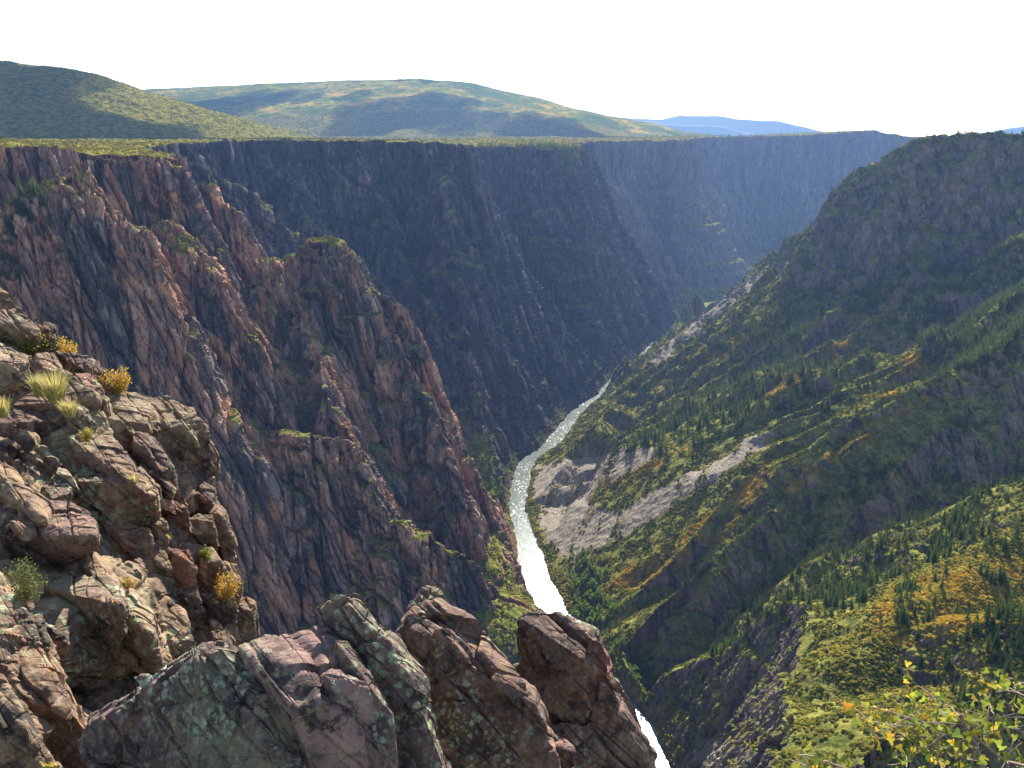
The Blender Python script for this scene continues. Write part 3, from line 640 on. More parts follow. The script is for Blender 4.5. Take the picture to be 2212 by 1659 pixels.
zones = [  # polygon, trees, low height, high height, kind, name of place
    ([(1700,570),(1950,560),(2212,520),(2212,900),(2100,820),(2000,760),(1850,640)], 2600, 12, 20, 'fir', 'shade'),
    ([(1545,750),(1650,690),(1750,630),(1930,565),(2010,640),(1850,690),(1600,785)], 420, 15, 25, 'fir', 'band'),
    ([(1350,965),(1500,860),(1650,800),(1830,740),(1880,800),(1800,900),(1700,880),(1600,930),(1500,970),(1370,1000)], 560, 15, 26, 'fir', 'band'),
    ([(1880,780),(2212,650),(2212,800),(1900,960),(1750,1010)], 180, 12, 19, 'fir', 'spur'),
    ([(1650,1150),(1900,980),(2212,850),(2212,1120),(2000,1230),(1900,1280),(1700,1400),(1500,1500)], 700, 11, 18, 'fir', 'shade'),
    ([(1950,1260),(2100,1200),(2212,1130),(2212,1500),(2080,1540),(1930,1470),(1860,1400)], 170, 9, 15, 'fir', 'knoll'),
    ([(2040,1380),(2212,1300),(2212,1520),(2090,1550)], 60, 10, 16, 'fir', 'knoll'),
    ([(1790,395),(1900,345),(2010,290),(2212,285),(2212,560),(1740,570)], 2600, 11, 17, 'fir', 'shade'),
    ([(0,430),(60,395),(110,440),(120,520),(70,600),(0,640)], 260, 9, 15, 'fir', 'gully'),
    ([(1030,316),(1240,316),(1275,350),(1230,400),(1080,400)], 900, 14, 22, 'fir', 'far'),
    ([(1250,296),(1480,290),(1480,312),(1250,314)], 200, 12, 18, 'fir', 'far'), ([(1480,280),(1950,272),(1950,300),(1480,300)], 260, 14, 22, 'fir', 'far'),
    ([(480,290),(1030,296),(1030,325),(480,315)], 120, 8, 13, 'fir', 'far'), ([(0,300),(400,325),(400,350),(0,330)], 90, 6, 10, 'fir', 'rim'),
    ([(1240,1150),(1265,1200),(1285,1300),(1340,1330),(1300,1240),(1240,1215),(1225,1190)], 40, 8, 14, 'cot', 'bank'),
    ([(1230,1230),(1345,1240),(1350,1330),(1260,1370),(1235,1330)], 80, 8, 14, 'cot', 'bank'),
    ([(1290,1400),(1350,1380),(1480,1560),(1450,1640),(1400,1560)], 60, 6, 11, 'cot', 'bank'),
    ([(1060,960),(1110,980),(1140,950),(1225,910),(1225,935),(1100,1000),(1095,1060),(1060,1080)], 60, 7, 12, 'cot', 'far'),
    ([(1240,1210),(1280,1290),(1300,1290),(1260,1200)], 8, 16, 20, 'fir', 'bank')]
cand = []
for poly, cnt, h0, h1, kind, place in zones:
    m = inside(U, V, poly).astype(F32) * smooth(.42, .6, NZs) * (1 - .92 * np.clip(scree, 0, 1)) * (.25 + 1.2 * smooth(-.15, .3, fbm2(X / 45, Yg / 45, 2, 120))) * (RIV > 3)
    ids = pick(m, cnt); pos = jitterpos(ids)
    for q in pos:
        h = rsel.uniform(h0, h1) * rsel.choice([1, 1, .75, .6]); cand.append((h / np.linalg.norm(q), q, h, kind, place))
cand.sort(key=lambda c: -c[0])
LAB = {'shade': 'slender dark conifer on the shaded right-hand slope', 'band': 'dark conifer in the sunlit tree band on the middle spurs', 'spur': 'conifer on the long orange-topped spur',
       'knoll': 'dark conifer among yellow brush on the nearest knoll', 'gully': 'small dark conifer in the gully of the left wall', 'far': 'small conifer on the far rim', 'rim': 'small conifer on the left rim', 'bank': 'bright green cottonwood on the river bank'}
GRP = {'shade': 'conifers on the shaded slope', 'band': 'conifers in the sunlit tree band', 'spur': 'conifers on the long spur', 'knoll': 'conifers on the nearest knoll', 'gully': 'conifers in the left gully', 'far': 'trees on the far rim', 'rim': 'trees on the left rim', 'bank': 'trees along the river bank'}
big_ones = cand[:300]; small_ones = cand[300:]
for _, q, h, kind, place in big_ones:
    key = '%s%d' % (kind, rsel.randint(4 if kind == 'fir' else 2)); tm, cm = TREES[key]
    r = bpy.data.objects.new('conifer_tree' if kind == 'fir' else 'cottonwood_tree', None); C.objects.link(r)
    r.location = q - np.array([0, 0, .4]); r.rotation_euler = (rsel.uniform(-.04, .04), rsel.uniform(-.04, .04), rsel.uniform(0, 6.28)); r.scale = (h * rsel.uniform(.9, 1.25), h * rsel.uniform(.9, 1.25), h)
    tag(r, LAB[place] if kind == 'cot' or place != 'bank' else 'tall dark pine beside the river', 'tree', GRP[place] if kind == 'cot' or place != 'bank' else 'pines by the river')
    for nm, me in (('trunk', tm), ('crown', cm)):
        c = bpy.data.objects.new(nm, me); C.objects.link(c); c.parent = r

def scatter(name, pts, sizes, tints, proto_me, label, squash=1.0):
    """one object whose geometry nodes set a plant on every point"""
    proto = bpy.data.objects.new(name + '_plant', proto_me)
    v = np.asarray(pts, F32); me = bpy.data.meshes.new(name); me.vertices.add(len(v)); me.vertices.foreach_set('co', v.ravel())
    rs = np.random.RandomState(5)
    sc3 = np.stack([sizes * rs.uniform(.8, 1.25, len(v)), sizes * rs.uniform(.8, 1.25, len(v)), sizes * squash], 1).astype(F32)
    rot = np.stack([rs.uniform(-.12, .12, len(v)), rs.uniform(-.12, .12, len(v)), rs.uniform(0, 6.28, len(v))], 1).astype(F32)
    for nm, arr in (('size', sc3), ('turn', rot)): a = me.attributes.new(nm, 'FLOAT_VECTOR', 'POINT'); a.data.foreach_set('vector', arr.ravel())
    a = me.attributes.new('tint', 'FLOAT', 'POINT'); a.data.foreach_set('value', np.asarray(tints, F32)); me.update()
    ob = bpy.data.objects.new(name, me); C.objects.link(ob)
    ng = bpy.data.node_groups.new(name, 'GeometryNodeTree')
    ng.interface.new_socket('Geometry', in_out='INPUT', socket_type='NodeSocketGeometry'); ng.interface.new_socket('Geometry', in_out='OUTPUT', socket_type='NodeSocketGeometry')
    gi = ng.nodes.new('NodeGroupInput'); go = ng.nodes.new('NodeGroupOutput'); ip = ng.nodes.new('GeometryNodeInstanceOnPoints'); oi = ng.nodes.new('GeometryNodeObjectInfo')
    oi.inputs['Object'].default_value = proto; oi.transform_space = 'ORIGINAL'
    for nm, sock in (('size', 'Scale'), ('turn', 'Rotation')):
        na = ng.nodes.new('GeometryNodeInputNamedAttribute'); na.data_type = 'FLOAT_VECTOR'; na.inputs['Name'].default_value = nm; ng.links.new(na.outputs[0], ip.inputs[sock])
    ng.links.new(gi.outputs[0], ip.inputs['Points']); ng.links.new(oi.outputs['Geometry'], ip.inputs['Instance']); ng.links.new(ip.outputs[0], go.inputs[0])
    md = ob.modifiers.new('plants', 'NODES'); md.node_group = ng
    return tag(ob, label, kind='stuff')
# distant trees as woods
for k in range(4):
    sub = [c for i, c in enumerate(small_ones) if c[3] == 'fir' and i % 4 == k]
    v1, f1 = fir_crown(70 + k, 1, (.155, .18, .21, .14)[k], .9, 11, .08)
    if sub: scatter('forest', np.array([c[1] for c in sub]), np.array([c[2] for c in sub]), np.zeros(len(sub)), make_mesh_data('far_fir', v1, f1, M_fir), 'distant conifer woods on the canyon slopes')
sub = [c for c in small_ones if c[3] == 'cot']
if sub: scatter('forest', np.array([c[1] for c in sub]), np.array([c[2] for c in sub]), np.zeros(len(sub)), make_mesh_data('far_cottonwood', *leafy_crown(75, 1, .36, 16, 18, .07, .1), M_cot), 'small leafy trees along the river')
# brush
def lump(seed, sub=2, k=.5):
    bm = bmesh.new(); bmesh.ops.create_icosphere(bm, subdivisions=sub, radius=.5); rs = np.random.RandomState(seed)
    v = np.array([q.co[:] for q in bm.verts]); f = np.array([[x.index for x in q.verts] for q in bm.faces]); bm.free()
    v *= (1 + k * (rs.rand(len(v)) - .5) + .5 * pn3(v[:, 0] * 4, v[:, 1] * 4, v[:, 2] * 4, seed))[:, None]; v[:, 2] = v[:, 2] * .85 + .25
    return v, f
def brush(name, mask, count, s0, s1, label, seed, tintbase=0.0, far_grow=True, mt=None):
    ids = pick(mask, count); pos = jitterpos(ids); rs = np.random.RandomState(seed)
    sz = rs.uniform(s0, s1, len(ids)); 
    if far_grow: sz *= np.clip(pos[:, 1] / 1100, .75, 2.6) ** .6
    au = aut.ravel()[ids]; t = np.clip(tintbase + rs.uniform(0, .46, len(ids)) + au * rs.uniform(.1, .75, len(ids)) + .25 * pn2(pos[:, 0] / 60, pos[:, 1] / 60, 130), 0, 1)
    scatter(name, pos, sz, t, make_mesh_data(name, *lump(seed), mt or M_brush), label, .62)
ok = (RIV > 2).astype(F32)
clump = smooth(-.25, .2, fbm2(X / 14, Yg / 14, 3, 131)); gentle = smooth(.45, .6, NZs)
brush('brush', SIDE * gentle * clump * (1 - scree) * (Yg < 2300) * ok, 90000, 1.6, 3.6, 'green and yellow oak brush covering the right slope', 1)
brush('brush', SIDE * gentle * (aut > .15) * clump * (Yg < 2300) * ok, 24000, 1.5, 3.4, 'orange autumn brush along the spurs', 2, .22)
brush('brush', SIDE * polymask([(1780,1440),(1900,1260),(2240,1100),(2240,1640),(1900,1640)], soft=50) * gentle, 5000, 1.2, 2.8, 'yellow and green bushes on the nearest knoll', 3, .3, False)
brush('brush', ~SIDE * smooth(.5, .66, NZs) * (Yg < 2600) * (Z < -20) * clump * ok, 26000, 1.5, 3.2, 'low brush on the ledges of the rock walls', 4, .05)
brush('brush', (RIV > 1) * (RIV < 9) * (Yg < 2100) * (V < 1700), 2600, 1.5, 3.5, 'willow brush lining the river', 5, .25, False)
brush('brush', ~SIDE * (NZs > .8) * (Z > -45) * (Yg < 1500), 5000, 1.6, 3.2, 'green brush on the near left rim', 6, .25)
brush('brush', (NZs > .8) * (Z > -45) * (Yg > 1500), 40000, 1.2, 2.4, 'brush covering the plateau behind the rim', 7, .10, mt=M_brush_far)
print('plants', time.time() - T0, len(cand))
# ------------------------------------------------------------------ the rocks at the viewpoint
def rock_material(name, tone, lichen, scale=1.0):
    n = NT(name); p = n.pos()
    pw = n.n('ShaderNodeVectorMath', operation='ADD', ins={0: p, 1: n.n('ShaderNodeVectorMath', operation='SCALE', ins={0: n.n('ShaderNodeTexNoise', ins={'Vector': p, 'Scale': 3.0 / scale, 'Detail': 5}).outputs['Color'], 'Scale': .25 * scale}).outputs[0]}).outputs[0]
    a = n.noise(pw, 1.1 / scale, 6, .62); b = n.noise(p, 5 / scale, 6, .65); c = n.noise(p, 24 / scale, 5, .7); str_ = n.noise(n.scalev(p, 7, 7, 1.2, (0, .5, .3)), 1.6 / scale, 5, .65)
    base = n.mix(n.ss(a, .36, .62), tone[0], tone[1]); base = n.mix(n.ss(str_, .48, .68, 0, .8), base, tone[2])
    base = n.mix(n.ss(b, .52, .34, 0, .75), base, (.055, .038, .036))
    base = n.mix(n.ss(c, .50, .72, 0, .5), base, (.36, .30, .25))
    # lichen: rounded colonies of several sizes
    cov = n.noise(pw, 1.7 / scale, 4, .6)
    v1 = n.vor(n.n('ShaderNodeVectorMath', operation='ADD', ins={0: p, 1: n.n('ShaderNodeVectorMath', operation='SCALE', ins={0: n.n('ShaderNodeTexNoise', ins={'Vector': p, 'Scale': 22 / scale, 'Detail': 3}).outputs['Color'], 'Scale': .05 * scale}).outputs[0]}).outputs[0], 19 / scale)
    m1 = n.math('MULTIPLY', n.ss(v1, .50, .34), n.ss(cov, .56 - lichen * .16, .66 - lichen * .16)); m1 = n.math('MULTIPLY', m1, n.ss(c, .36, .5))
    lc = n.mix(n.ss(n.noise(p, 2.3 / scale, 2), .42, .58), (.27, .30, .16), (.29, .36, .26)); lc = n.mix(n.ss(c, .5, .7), lc, (.46, .46, .28))
    base = n.mix(n.math('MULTIPLY', m1, .85), base, lc)
    film = n.ss(n.noise(pw, .8 / scale, 5, .7), .56 - lichen * .1, .72 - lichen * .1); base = n.mix(n.math('MULTIPLY', film, .32), base, (.30, .30, .17))
    v2 = n.vor(p, 9 / scale); oc = n.noise(p, 1.3 / scale, 3, .5)
    m2 = n.math('MULTIPLY', n.ss(v2, .28, .16), n.ss(oc, .60, .66)); m2 = n.math('MULTIPLY', m2, n.ss(c, .42, .52))
    base = n.mix(n.math('MULTIPLY', m2, .9), base, n.mix(n.ss(a, .45, .55), (.45, .36, .03), (.48, .20, .04)))
    v3 = n.noise(pw, 2.6 / scale, 6, .75); base = n.mix(n.math('MULTIPLY', n.ss(v3, .54, .62), .85), base, (.030, .026, .028))
    pc = n.scalev(p, 1.6, 1.6, .7, (0, .55, .3)); crk = n.vor(pc, 1.0 / scale, 'DISTANCE_TO_EDGE'); crk2 = n.vor(pc, 3.4 / scale, 'DISTANCE_TO_EDGE')
    base = n.mix(n.ss(crk, .006, .001, 0, .3), base, (.02, .016, .015))
    h = n.math('ADD', n.math('MULTIPLY', n.noise(pw, 3 / scale, 9, .68), 1.0), n.math('ADD', n.math('MULTIPLY', n.ss(crk, 0, .02), .08), n.math('MULTIPLY', n.ss(crk2, 0, .03), .06)))
    nb = n.bump(h, .7, .055 * scale); nb = n.bump(n.math('ADD', c, n.math('MULTIPLY', m1, .5)), .5, .010 * scale, nb)
    n.b.inputs['Specular IOR Level'].default_value = .15
    return n.fin(base, .85, nb)
M_left = rock_material('lichen_gneiss', [(.13, .080, .055), (.23, .15, .095), (.38, .25, .14)], .22, 2.0)
M_dark = rock_material('purple_gneiss', [(.085, .052, .043), (.17, .105, .08), (.30, .18, .11)], .35, 1.0)
M_lich = rock_material('lichen_covered_gneiss', [(.075, .052, .046), (.14, .09, .078), (.25, .16, .11)], .60, 1.0)
M_top = rock_material('pale_purple_gneiss', [(.17, .10, .09), (.29, .18, .16), (.36, .25, .18)], .50, 1.0)
M_red = rock_material('red_gneiss', [(.16, .075, .055), (.24, .12, .08), (.36, .20, .12)], .25, 1.6)

def hull_planes(pts):
    bm = bmesh.new()
    for q in pts: bm.verts.new(q)
    r = bmesh.ops.convex_hull(bm, input=bm.verts)
    bm.normal_update(); pl = [(np.array(f.normal), float(np.dot(f.normal, f.verts[0].co))) for f in bm.faces if f.calc_area() > 1e-7]; bm.free()
    out = []
    for nn, h in pl:
        if not any(np.dot(nn, m) > .9995 and abs(h - g) < 1e-3 for m, g in out): out.append((nn, h))
    return np.array([o[0] for o in out]), np.array([o[1] for o in out])
def cube_grid(N_):
    t = np.linspace(-1, 1, N_); t = np.tan(t * math.pi / 4.0); a, b = np.meshgrid(t, t); one = np.ones_like(a); vs = []; fs = []; o = 0
    for ax in range(3):
        for sgn in (1, -1):
            c = [None] * 3; c[ax] = one * sgn; c[(ax + 1) % 3] = a * sgn; c[(ax + 2) % 3] = b
            vs.append(np.stack([q.ravel() for q in c], 1)); g = np.arange(N_ * N_).reshape(N_, N_) + o
            fs.append(np.stack([g[:-1, :-1].ravel(), g[:-1, 1:].ravel(), g[1:, 1:].ravel(), g[1:, :-1].ravel()], 1)); o += N_ * N_
    return np.concatenate(vs), np.concatenate(fs)
_CG = {}
JR = np.array(Matrix.Rotation(math.radians(-36), 3, 'Y') @ Matrix.Rotation(math.radians(20), 3, 'Z'))     # joint directions of the bedrock
def rock_mesh(pts, N_, seed, rough=1.0, unit=.5, sharp=46, chips=3):
    """convex block through pts, chipped by extra planes, stepped along the joints and roughened"""
    pts = np.array(pts, float); nr, h = hull_planes(pts); c0 = pts.mean(0); rs = np.random.RandomState(seed)
    ext = pts - c0; w, E = np.linalg.eigh(np.cov(ext.T) + np.eye(3) * 1e-6); ax = np.sqrt(np.maximum(w, 1e-5)); ax = np.maximum(ax, ax.max() * .25)
    h = h - nr @ c0
    for i in range(chips):                      # knock corners off
        d = rs.normal(size=3); d /= np.linalg.norm(d); s_ = (ext @ d).max(); nr = np.vstack([nr, d]); h = np.append(h, s_ * rs.uniform(.84, .95))
    if N_ not in _CG: _CG[N_] = cube_grid(N_)
    cg, F_ = _CG[N_]; d = cg / np.linalg.norm(cg, axis=1)[:, None]; d = (d * ax) @ E.T
    k = np.maximum(d @ nr.T, 0) / np.maximum(h, 1e-3); kmax = k.max(1)
    r = 1 / (kmax * ((k / kmax[:, None]) ** sharp).sum(1) ** (1 / sharp))
    wgt = (k / kmax[:, None]) ** 30; nn = wgt @ nr; nn /= np.linalg.norm(nn, axis=1)[:, None] + 1e-9
    P_ = c0 + d * r[:, None]; Q = P_ @ JR / unit
    x, y, z = Q[:, 0], Q[:, 1], Q[:, 2]
    def bk(w_, hh, sd):
        a = x / w_ + .16 * pn3(x, y, z, sd) + .3 * z / hh; b = y / w_ + .16 * pn3(x, y, z, sd + 1); c = z / hh + .15 * pn3(x, y, z, sd + 2) + .22 * x
        i, j, k_ = np.floor(a).astype(np.int32), np.floor(b).astype(np.int32), np.floor(c).astype(np.int32)
        e = np.minimum(np.minimum(a - i, 1 - a + i), np.minimum(c - k_, 1 - c + k_))
        lv = hashc(i & 255, j & 255, k_ & 255, sd + 5) - .5; tx = hashc(i & 255, j & 255, k_ & 255, sd + 6) - .5; ty = hashc(i & 255, j & 255, k_ & 255, sd + 7) - .5
        return lv + 1.1 * tx * (a - i - .5) + 1.1 * ty * (c - k_ - .5) - .35 * smooth(.07, 0, e)
    D = unit * (.12 * bk(.8, 2.0, 300 + seed) + .075 * bk(.36, .9, 310 + seed) + .026 * bk(.17, .3, 320 + seed))
    D += unit * (.040 * (np.abs(pn3(x * 2.4, y * 2.4, z * .35, 340 + seed)) + .5 * np.abs(pn3(x * 5.5, y * 5.5, z * .9, 341 + seed)) - .3) + .02 * pn3(x * .8, y * .8, z * .8, 330 + seed) + .022 * np.abs(pn3(x * 2.6, y * 2.6, z * 2.6, 331)) + .010 * pn3(x * 6, y * 6, z * 6, 332) + .005 * pn3(x * 14, y * 14, z * 14, 333))
    P_ = P_ + nn * (D * rough)[:, None]
    return P_, F_
def plane_hit(u, v, p0, nn):
    d = ray(u, v); t = np.dot(p0, nn) / np.dot(d, nn); return d * t
NB_ = np.array
def block_points(anchor, T, F_, nT, nF, thick=.6, away=.8):
    p0 = atd(*anchor); nT = NB_(nT, float); nF = NB_(nF, float); nT /= np.linalg.norm(nT); nF /= np.linalg.norm(nF)
    pts = [];
    lim = np.linalg.norm(p0)
    def lm(q):
        r = np.linalg.norm(q); 
        lo, hi = lim * .72, lim * 1.35
        if np.dot(q, p0) < 0: return p0 * 1.3
        return q * (np.clip(r, lo, hi) / r)
    tp = [lm(plane_hit(u, v, p0, nT)) for u, v in T]; fp = [lm(plane_hit(u, v, p0, nF)) for u, v in F_]
    pts = tp + fp
    for q in tp: pts.append(q - np.array([0, 0, thick]) + q / np.linalg.norm(q) * away * .4)
    for q in fp: pts.append(q + q / np.linalg.norm(q) * away)
    return pts
def dl(u, v):        # distance of the left outcrop's face
    L_ = np.interp(v, [600, 900, 1100, 1400, 1660], [14, 12, 10.5, 8.6, 7.2]); R_ = np.interp(v, [600, 900, 1400, 1660], [15, 13.2, 12.2, 10.5])
    return L_ + (R_ - L_) * np.clip(u / 520, 0, 1)
UP = (.15, -.25, .95); FR = (.35, -.9, .15); RT = (.85, -.35, .35); DK = (-.45, -.85, -.1); UR = (.45, -.35, .80); LIT = (.35, -.12, .93); DKL = (-.6, -.7, .1)
# anchor (u, v, depth offset), top polygon, front polygon, top normal, front normal, material
LEFT = [
 ((34,705,0), [(-60,560),(0,627),(26,657),(90,711),(34,705),(-60,640)], [(-60,690),(0,695),(45,722),(88,728)], UR, FR, M_left),
 ((100,720,0), [(82,702),(100,697),(121,703),(100,712)], [(90,738),(112,748),(119,728)], UP, FR, M_left),
 ((20,775,0), [(-60,735),(0,742),(67,769),(30,777),(-60,775)], [(-60,800),(0,790),(60,780)], LIT, FR, M_left),
 ((20,790,-.2), [(-60,780),(0,782),(60,775),(62,780)], [(-60,850),(0,842),(67,814),(64,785)], LIT, (.2,-.7,.6), M_left),
 ((75,776,-.1), [(60,774),(78,768),(102,804),(84,806)], [(64,800),(75,815),(98,812)], UR, FR, M_left),
 ((97,792,-.1), [(75,763),(116,761),(134,791),(97,797)], [(80,812),(110,825),(136,805)], LIT, FR, M_left),
 ((150,812,-.2), [(127,791),(157,803),(203,857),(187,862)], [(135,815),(150,840),(185,872)], UR, FR, M_left),
 ((194,820,-.1), [(160,803),(196,803),(224,840),(196,848)], [(168,822),(194,862),(222,856)], UP, (.0,-1,.1), M_red),
 ((160,785,.2), [(112,757),(160,768),(206,774),(190,785)], [(120,785),(150,805),(195,806)], UP, DK, M_dark),
 ((205,785,.2), [(180,772),(207,770),(245,838),(222,846)], [(190,800),(212,840),(240,850)], UR, RT, M_left),
 ((110,852,0), [(-40,835),(0,835),(70,815),(140,830),(205,858),(110,870),(-40,880)], [(-40,905),(60,890),(200,880)], UP, FR, M_left),
 ((239,914,0), [(214,850),(222,843),(291,845),(325,870),(310,903),(261,914),(225,905)], [(240,950),(290,985),(335,960),(320,915)], LIT, FR, M_left),
 ((328,929,0), [(291,847),(358,857),(407,880),(440,914),(388,916),(328,929),(312,890)], [(320,1000),(384,1022),(429,1045),(466,1015),(446,955)], UP, (.55,-.75,.1), M_left),
 ((395,930,-.1), [(372,912),(415,905),(440,918),(425,935)], [(375,1030),(430,1050),(468,1020),(470,985),(448,940)], UP, (.75,-.6,.1), M_left),
 ((300,955,-.3), [(290,930),(330,935),(372,1010),(350,1020)], [(300,1000),(345,1040),(380,1035)], UR, FR, M_dark),
 ((149,918,0), [(-40,870),(60,862),(130,870),(160,905),(116,905),(22,914),(-40,920)], [(-40,1010),(40,1035),(110,1030),(160,985)], LIT, DK, M_dark),
 ((170,920,0), [(130,868),(205,866),(250,948),(200,950),(160,915)], [(160,950),(200,975),(250,962)], UR, FR, M_left),
 ((179,993,-.1), [(149,944),(198,938),(239,944),(285,992),(338,1052),(325,1062),(239,1013),(179,995)], [(160,1015),(200,1060),(290,1090),(336,1080)], UR, DK, M_left),
 ((20,1040,-.2), [(-60,960),(0,1003),(34,1015),(104,1095),(60,1075),(-60,1010)], [(-60,1110),(0,1105),(60,1115),(98,1128)], UR, DKL, M_left),
 ((127,1060,-.1), [(90,1052),(127,1020),(142,1032),(112,1078)], [(90,1080),(108,1100),(158,1062)], UP, (.2,-.9,.3), M_dark),
 ((243,1040,-.4), [(187,993),(243,1012),(290,1015),(338,1055),(243,1045)], [(160,1035),(180,1080),(224,1120),(260,1150),(318,1140),(340,1098)], UP, (.45,-.85,.25), M_left),
 ((358,1045,0), [(329,1036),(358,1026),(380,1037),(360,1048)], [(335,1070),(360,1085),(388,1069)], UP, (.4,-.9,.1), M_left),
 ((370,1092,-.1), [(340,1080),(394,1082),(409,1106),(365,1096)], [(343,1110),(360,1172),(385,1180),(407,1172)], UP, (.4,-.9,.1), M_red),
 ((437,1065,.1), [(399,1063),(437,1039),(465,1052),(440,1068)], [(405,1105),(440,1118),(462,1090)], UP, DK, M_dark),
 ((425,1120,-.1), [(408,1120),(425,1110),(458,1112),(462,1128)], [(412,1150),(440,1180),(470,1176)], UP, FR, M_left),
 ((470,1105,0), [(452,1110),(463,1080),(484,1096),(474,1110)], [(455,1140),(470,1175),(488,1220),(512,1218),(509,1179),(487,1142)], UP, (.5,-.85,.1), M_left),
 ((340,1115,-.3), [(315,1116),(336,1099),(357,1131),(340,1135)], [(322,1160),(338,1215),(352,1250),(366,1240),(360,1180)], UP, (.6,-.75,.1), M_left),
 ((385,1190,-.2), [(360,1181),(411,1185),(420,1214),(380,1200)], [(362,1260),(372,1296),(404,1295),(420,1240)], UP, (.5,-.85,.1), M_red),
 ((440,1195,-.1), [(405,1175),(455,1178),(480,1215),(440,1215)], [(410,1250),(425,1290),(470,1280),(490,1240)], UP, (.5,-.85,.1), M_left),
 ((500,1225,0), [(478,1215),(512,1215),(520,1262),(500,1258)], [(478,1270),(500,1300),(524,1300)], UR, RT, M_left),
 ((270,1150,-.1), [(215,1110),(260,1142),(318,1145),(300,1160),(230,1150)], [(200,1200),(250,1245),(330,1265),(352,1245),(335,1190)], UP, (.3,-.9,.1), M_left),
 ((60,1125,0), [(-40,1095),(50,1112),(150,1080),(210,1110),(160,1140),(-40,1150)], [(-40,1240),(80,1275),(165,1210),(205,1160)], UP, DK, M_dark),
 ((170,1190,-.2), [(120,1185),(140,1170),(185,1165),(190,1182),(165,1187)], [(110,1230),(150,1260),(178,1215)], UP, FR, M_left),
 ((205,1256,-.3), [(162,1187),(187,1179),(254,1249),(316,1301),(336,1370),(321,1380),(261,1312),(205,1260)], [(180,1270),(250,1350),(300,1400),(335,1390)], UR, DKL, M_left),
 ((130,1290,-.1), [(75,1263),(140,1240),(185,1240),(210,1262),(150,1290)], [(90,1330),(120,1385),(170,1465),(225,1482),(272,1364),(262,1310)], UP, DK, M_dark),
 ((285,1390,-.1), [(262,1340),(300,1345),(335,1375),(300,1395)], [(262,1440),(230,1500),(300,1480),(350,1440),(345,1395)], UP, (.3,-.9,.1), M_red),
 ((370,1330,-.1), [(330,1300),(360,1290),(395,1316),(414,1400),(375,1395),(345,1345)], [(345,1400),(360,1450),(420,1430)], UR, FR, M_left),
 ((400,1290,0), [(340,1290),(360,1262),(412,1262),(430,1275),(380,1300)], [(350,1320),(400,1340),(440,1320)], UP, (.3,-.8,.3), M_left),
 ((455,1300,0), [(410,1268),(455,1276),(505,1288),(470,1305)], [(405,1330),(430,1400),(480,1410),(520,1400),(515,1320)], UP, (.6,-.75,.1), M_left),
 ((520,1305,0), [(490,1285),(523,1291),(548,1300),(545,1320),(515,1315)], [(500,1400),(530,1405),(558,1392),(552,1340)], UP, (.75,-.6,.1), M_left),
 ((60,1380,-.1), [(-60,1140),(0,1226),(82,1349),(157,1480),(200,1562),(187,1580),(112,1465),(22,1378),(-60,1330)], [(-60,1420),(60,1450),(150,1560)], LIT, DKL, M_left),
 ((60,1470,-.3), [(-60,1340),(22,1378),(112,1463),(152,1536),(112,1530),(-60,1440)], [(-60,1500),(40,1530),(95,1570),(140,1560)], LIT, FR, M_left),
 ((30,1560,-.3), [(-60,1440),(0,1469),(62,1570),(76,1594),(40,1590),(-60,1540)], [(-60,1680),(60,1690),(90,1640)], UR, FR, M_left),
 ((90,1610,-.3), [(60,1600),(80,1594),(135,1672),(100,1672)], [(60,1690),(130,1700)], UR, FR, M_left),
 ((150,1590,-.1), [(80,1560),(150,1545),(190,1580),(215,1620),(150,1600)], [(90,1640),(140,1700),(240,1700)], UP, FR, M_left),
 ((240,1500,.5), [(170,1470),(240,1480),(300,1450),(330,1480),(250,1520)], [(180,1560),(220,1640),(330,1560)], UP, DK, M_dark),
]
outcrop = bpy.data.objects.new('rock_outcrop', None); C.objects.link(outcrop); outcrop.location = (-3.5, 9, -5)
tag(outcrop, 'big sunlit outcrop of fractured lichen-covered blocks filling the left edge', 'rock outcrop'); bpy.context.view_layer.update()
def add_part(name, P_, F_, m, root):
    o = mesh_obj(name, P_ - np.array(root.location), F_, m, parent=root, smooth_shade=False); return o
# solid core behind the blocks
cores = [[(-80,720),(60,745),(200,850),(330,880),(420,935),(440,1040),(455,1100),(300,1150),(0,1200),(-80,1200)],
         [(-80,1150),(200,1080),(440,1090),(475,1180),(490,1230),(505,1300),(530,1400),(350,1480),(0,1480),(-80,1450)],
         [(-80,1400),(200,1330),(500,1380),(430,1440),(260,1640),(120,1720),(-80,1720)]]
for i, c in enumerate(cores):
    pts = [atd(u, v, dl(u, v) + .55) for u, v in c] + [atd(u, v, dl(u, v) + 2.6) * [1, 1, 1] + [-.6, 0, -.6] for u, v in c]
    add_part('rock_core', *rock_mesh(pts, 110, 400 + i, 1.6, 1.1), M_left, outcrop)
for i, (an, T_, F_, nT, nF, mt) in enumerate(LEFT):
    u, v, off = an; sz = max(max(q[0] for q in T_ + F_) - min(q[0] for q in T_ + F_), max(q[1] for q in T_ + F_) - min(q[1] for q in T_ + F_))
    unit = float(np.clip(sz / 1916 * dl(u, v) * .55, .22, .75))
    pts = block_points((u, v, dl(u, v) + off), T_, F_, nT, nF, .5, .7)
    add_part('rock_block', *rock_mesh(pts, int(np.clip(sz * .42, 24, 84)), 500 + i * 7, .9, unit, 220, 2), mt, outcrop)
rs = np.random.RandomState(77)
OUTP = [(0,760),(70,765),(200,850),(290,860),(400,900),(430,960),(450,1060),(470,1150),(490,1230),(520,1320),(535,1390),(400,1420),(250,1500),(150,1600),(0,1640)]
cnt = 0
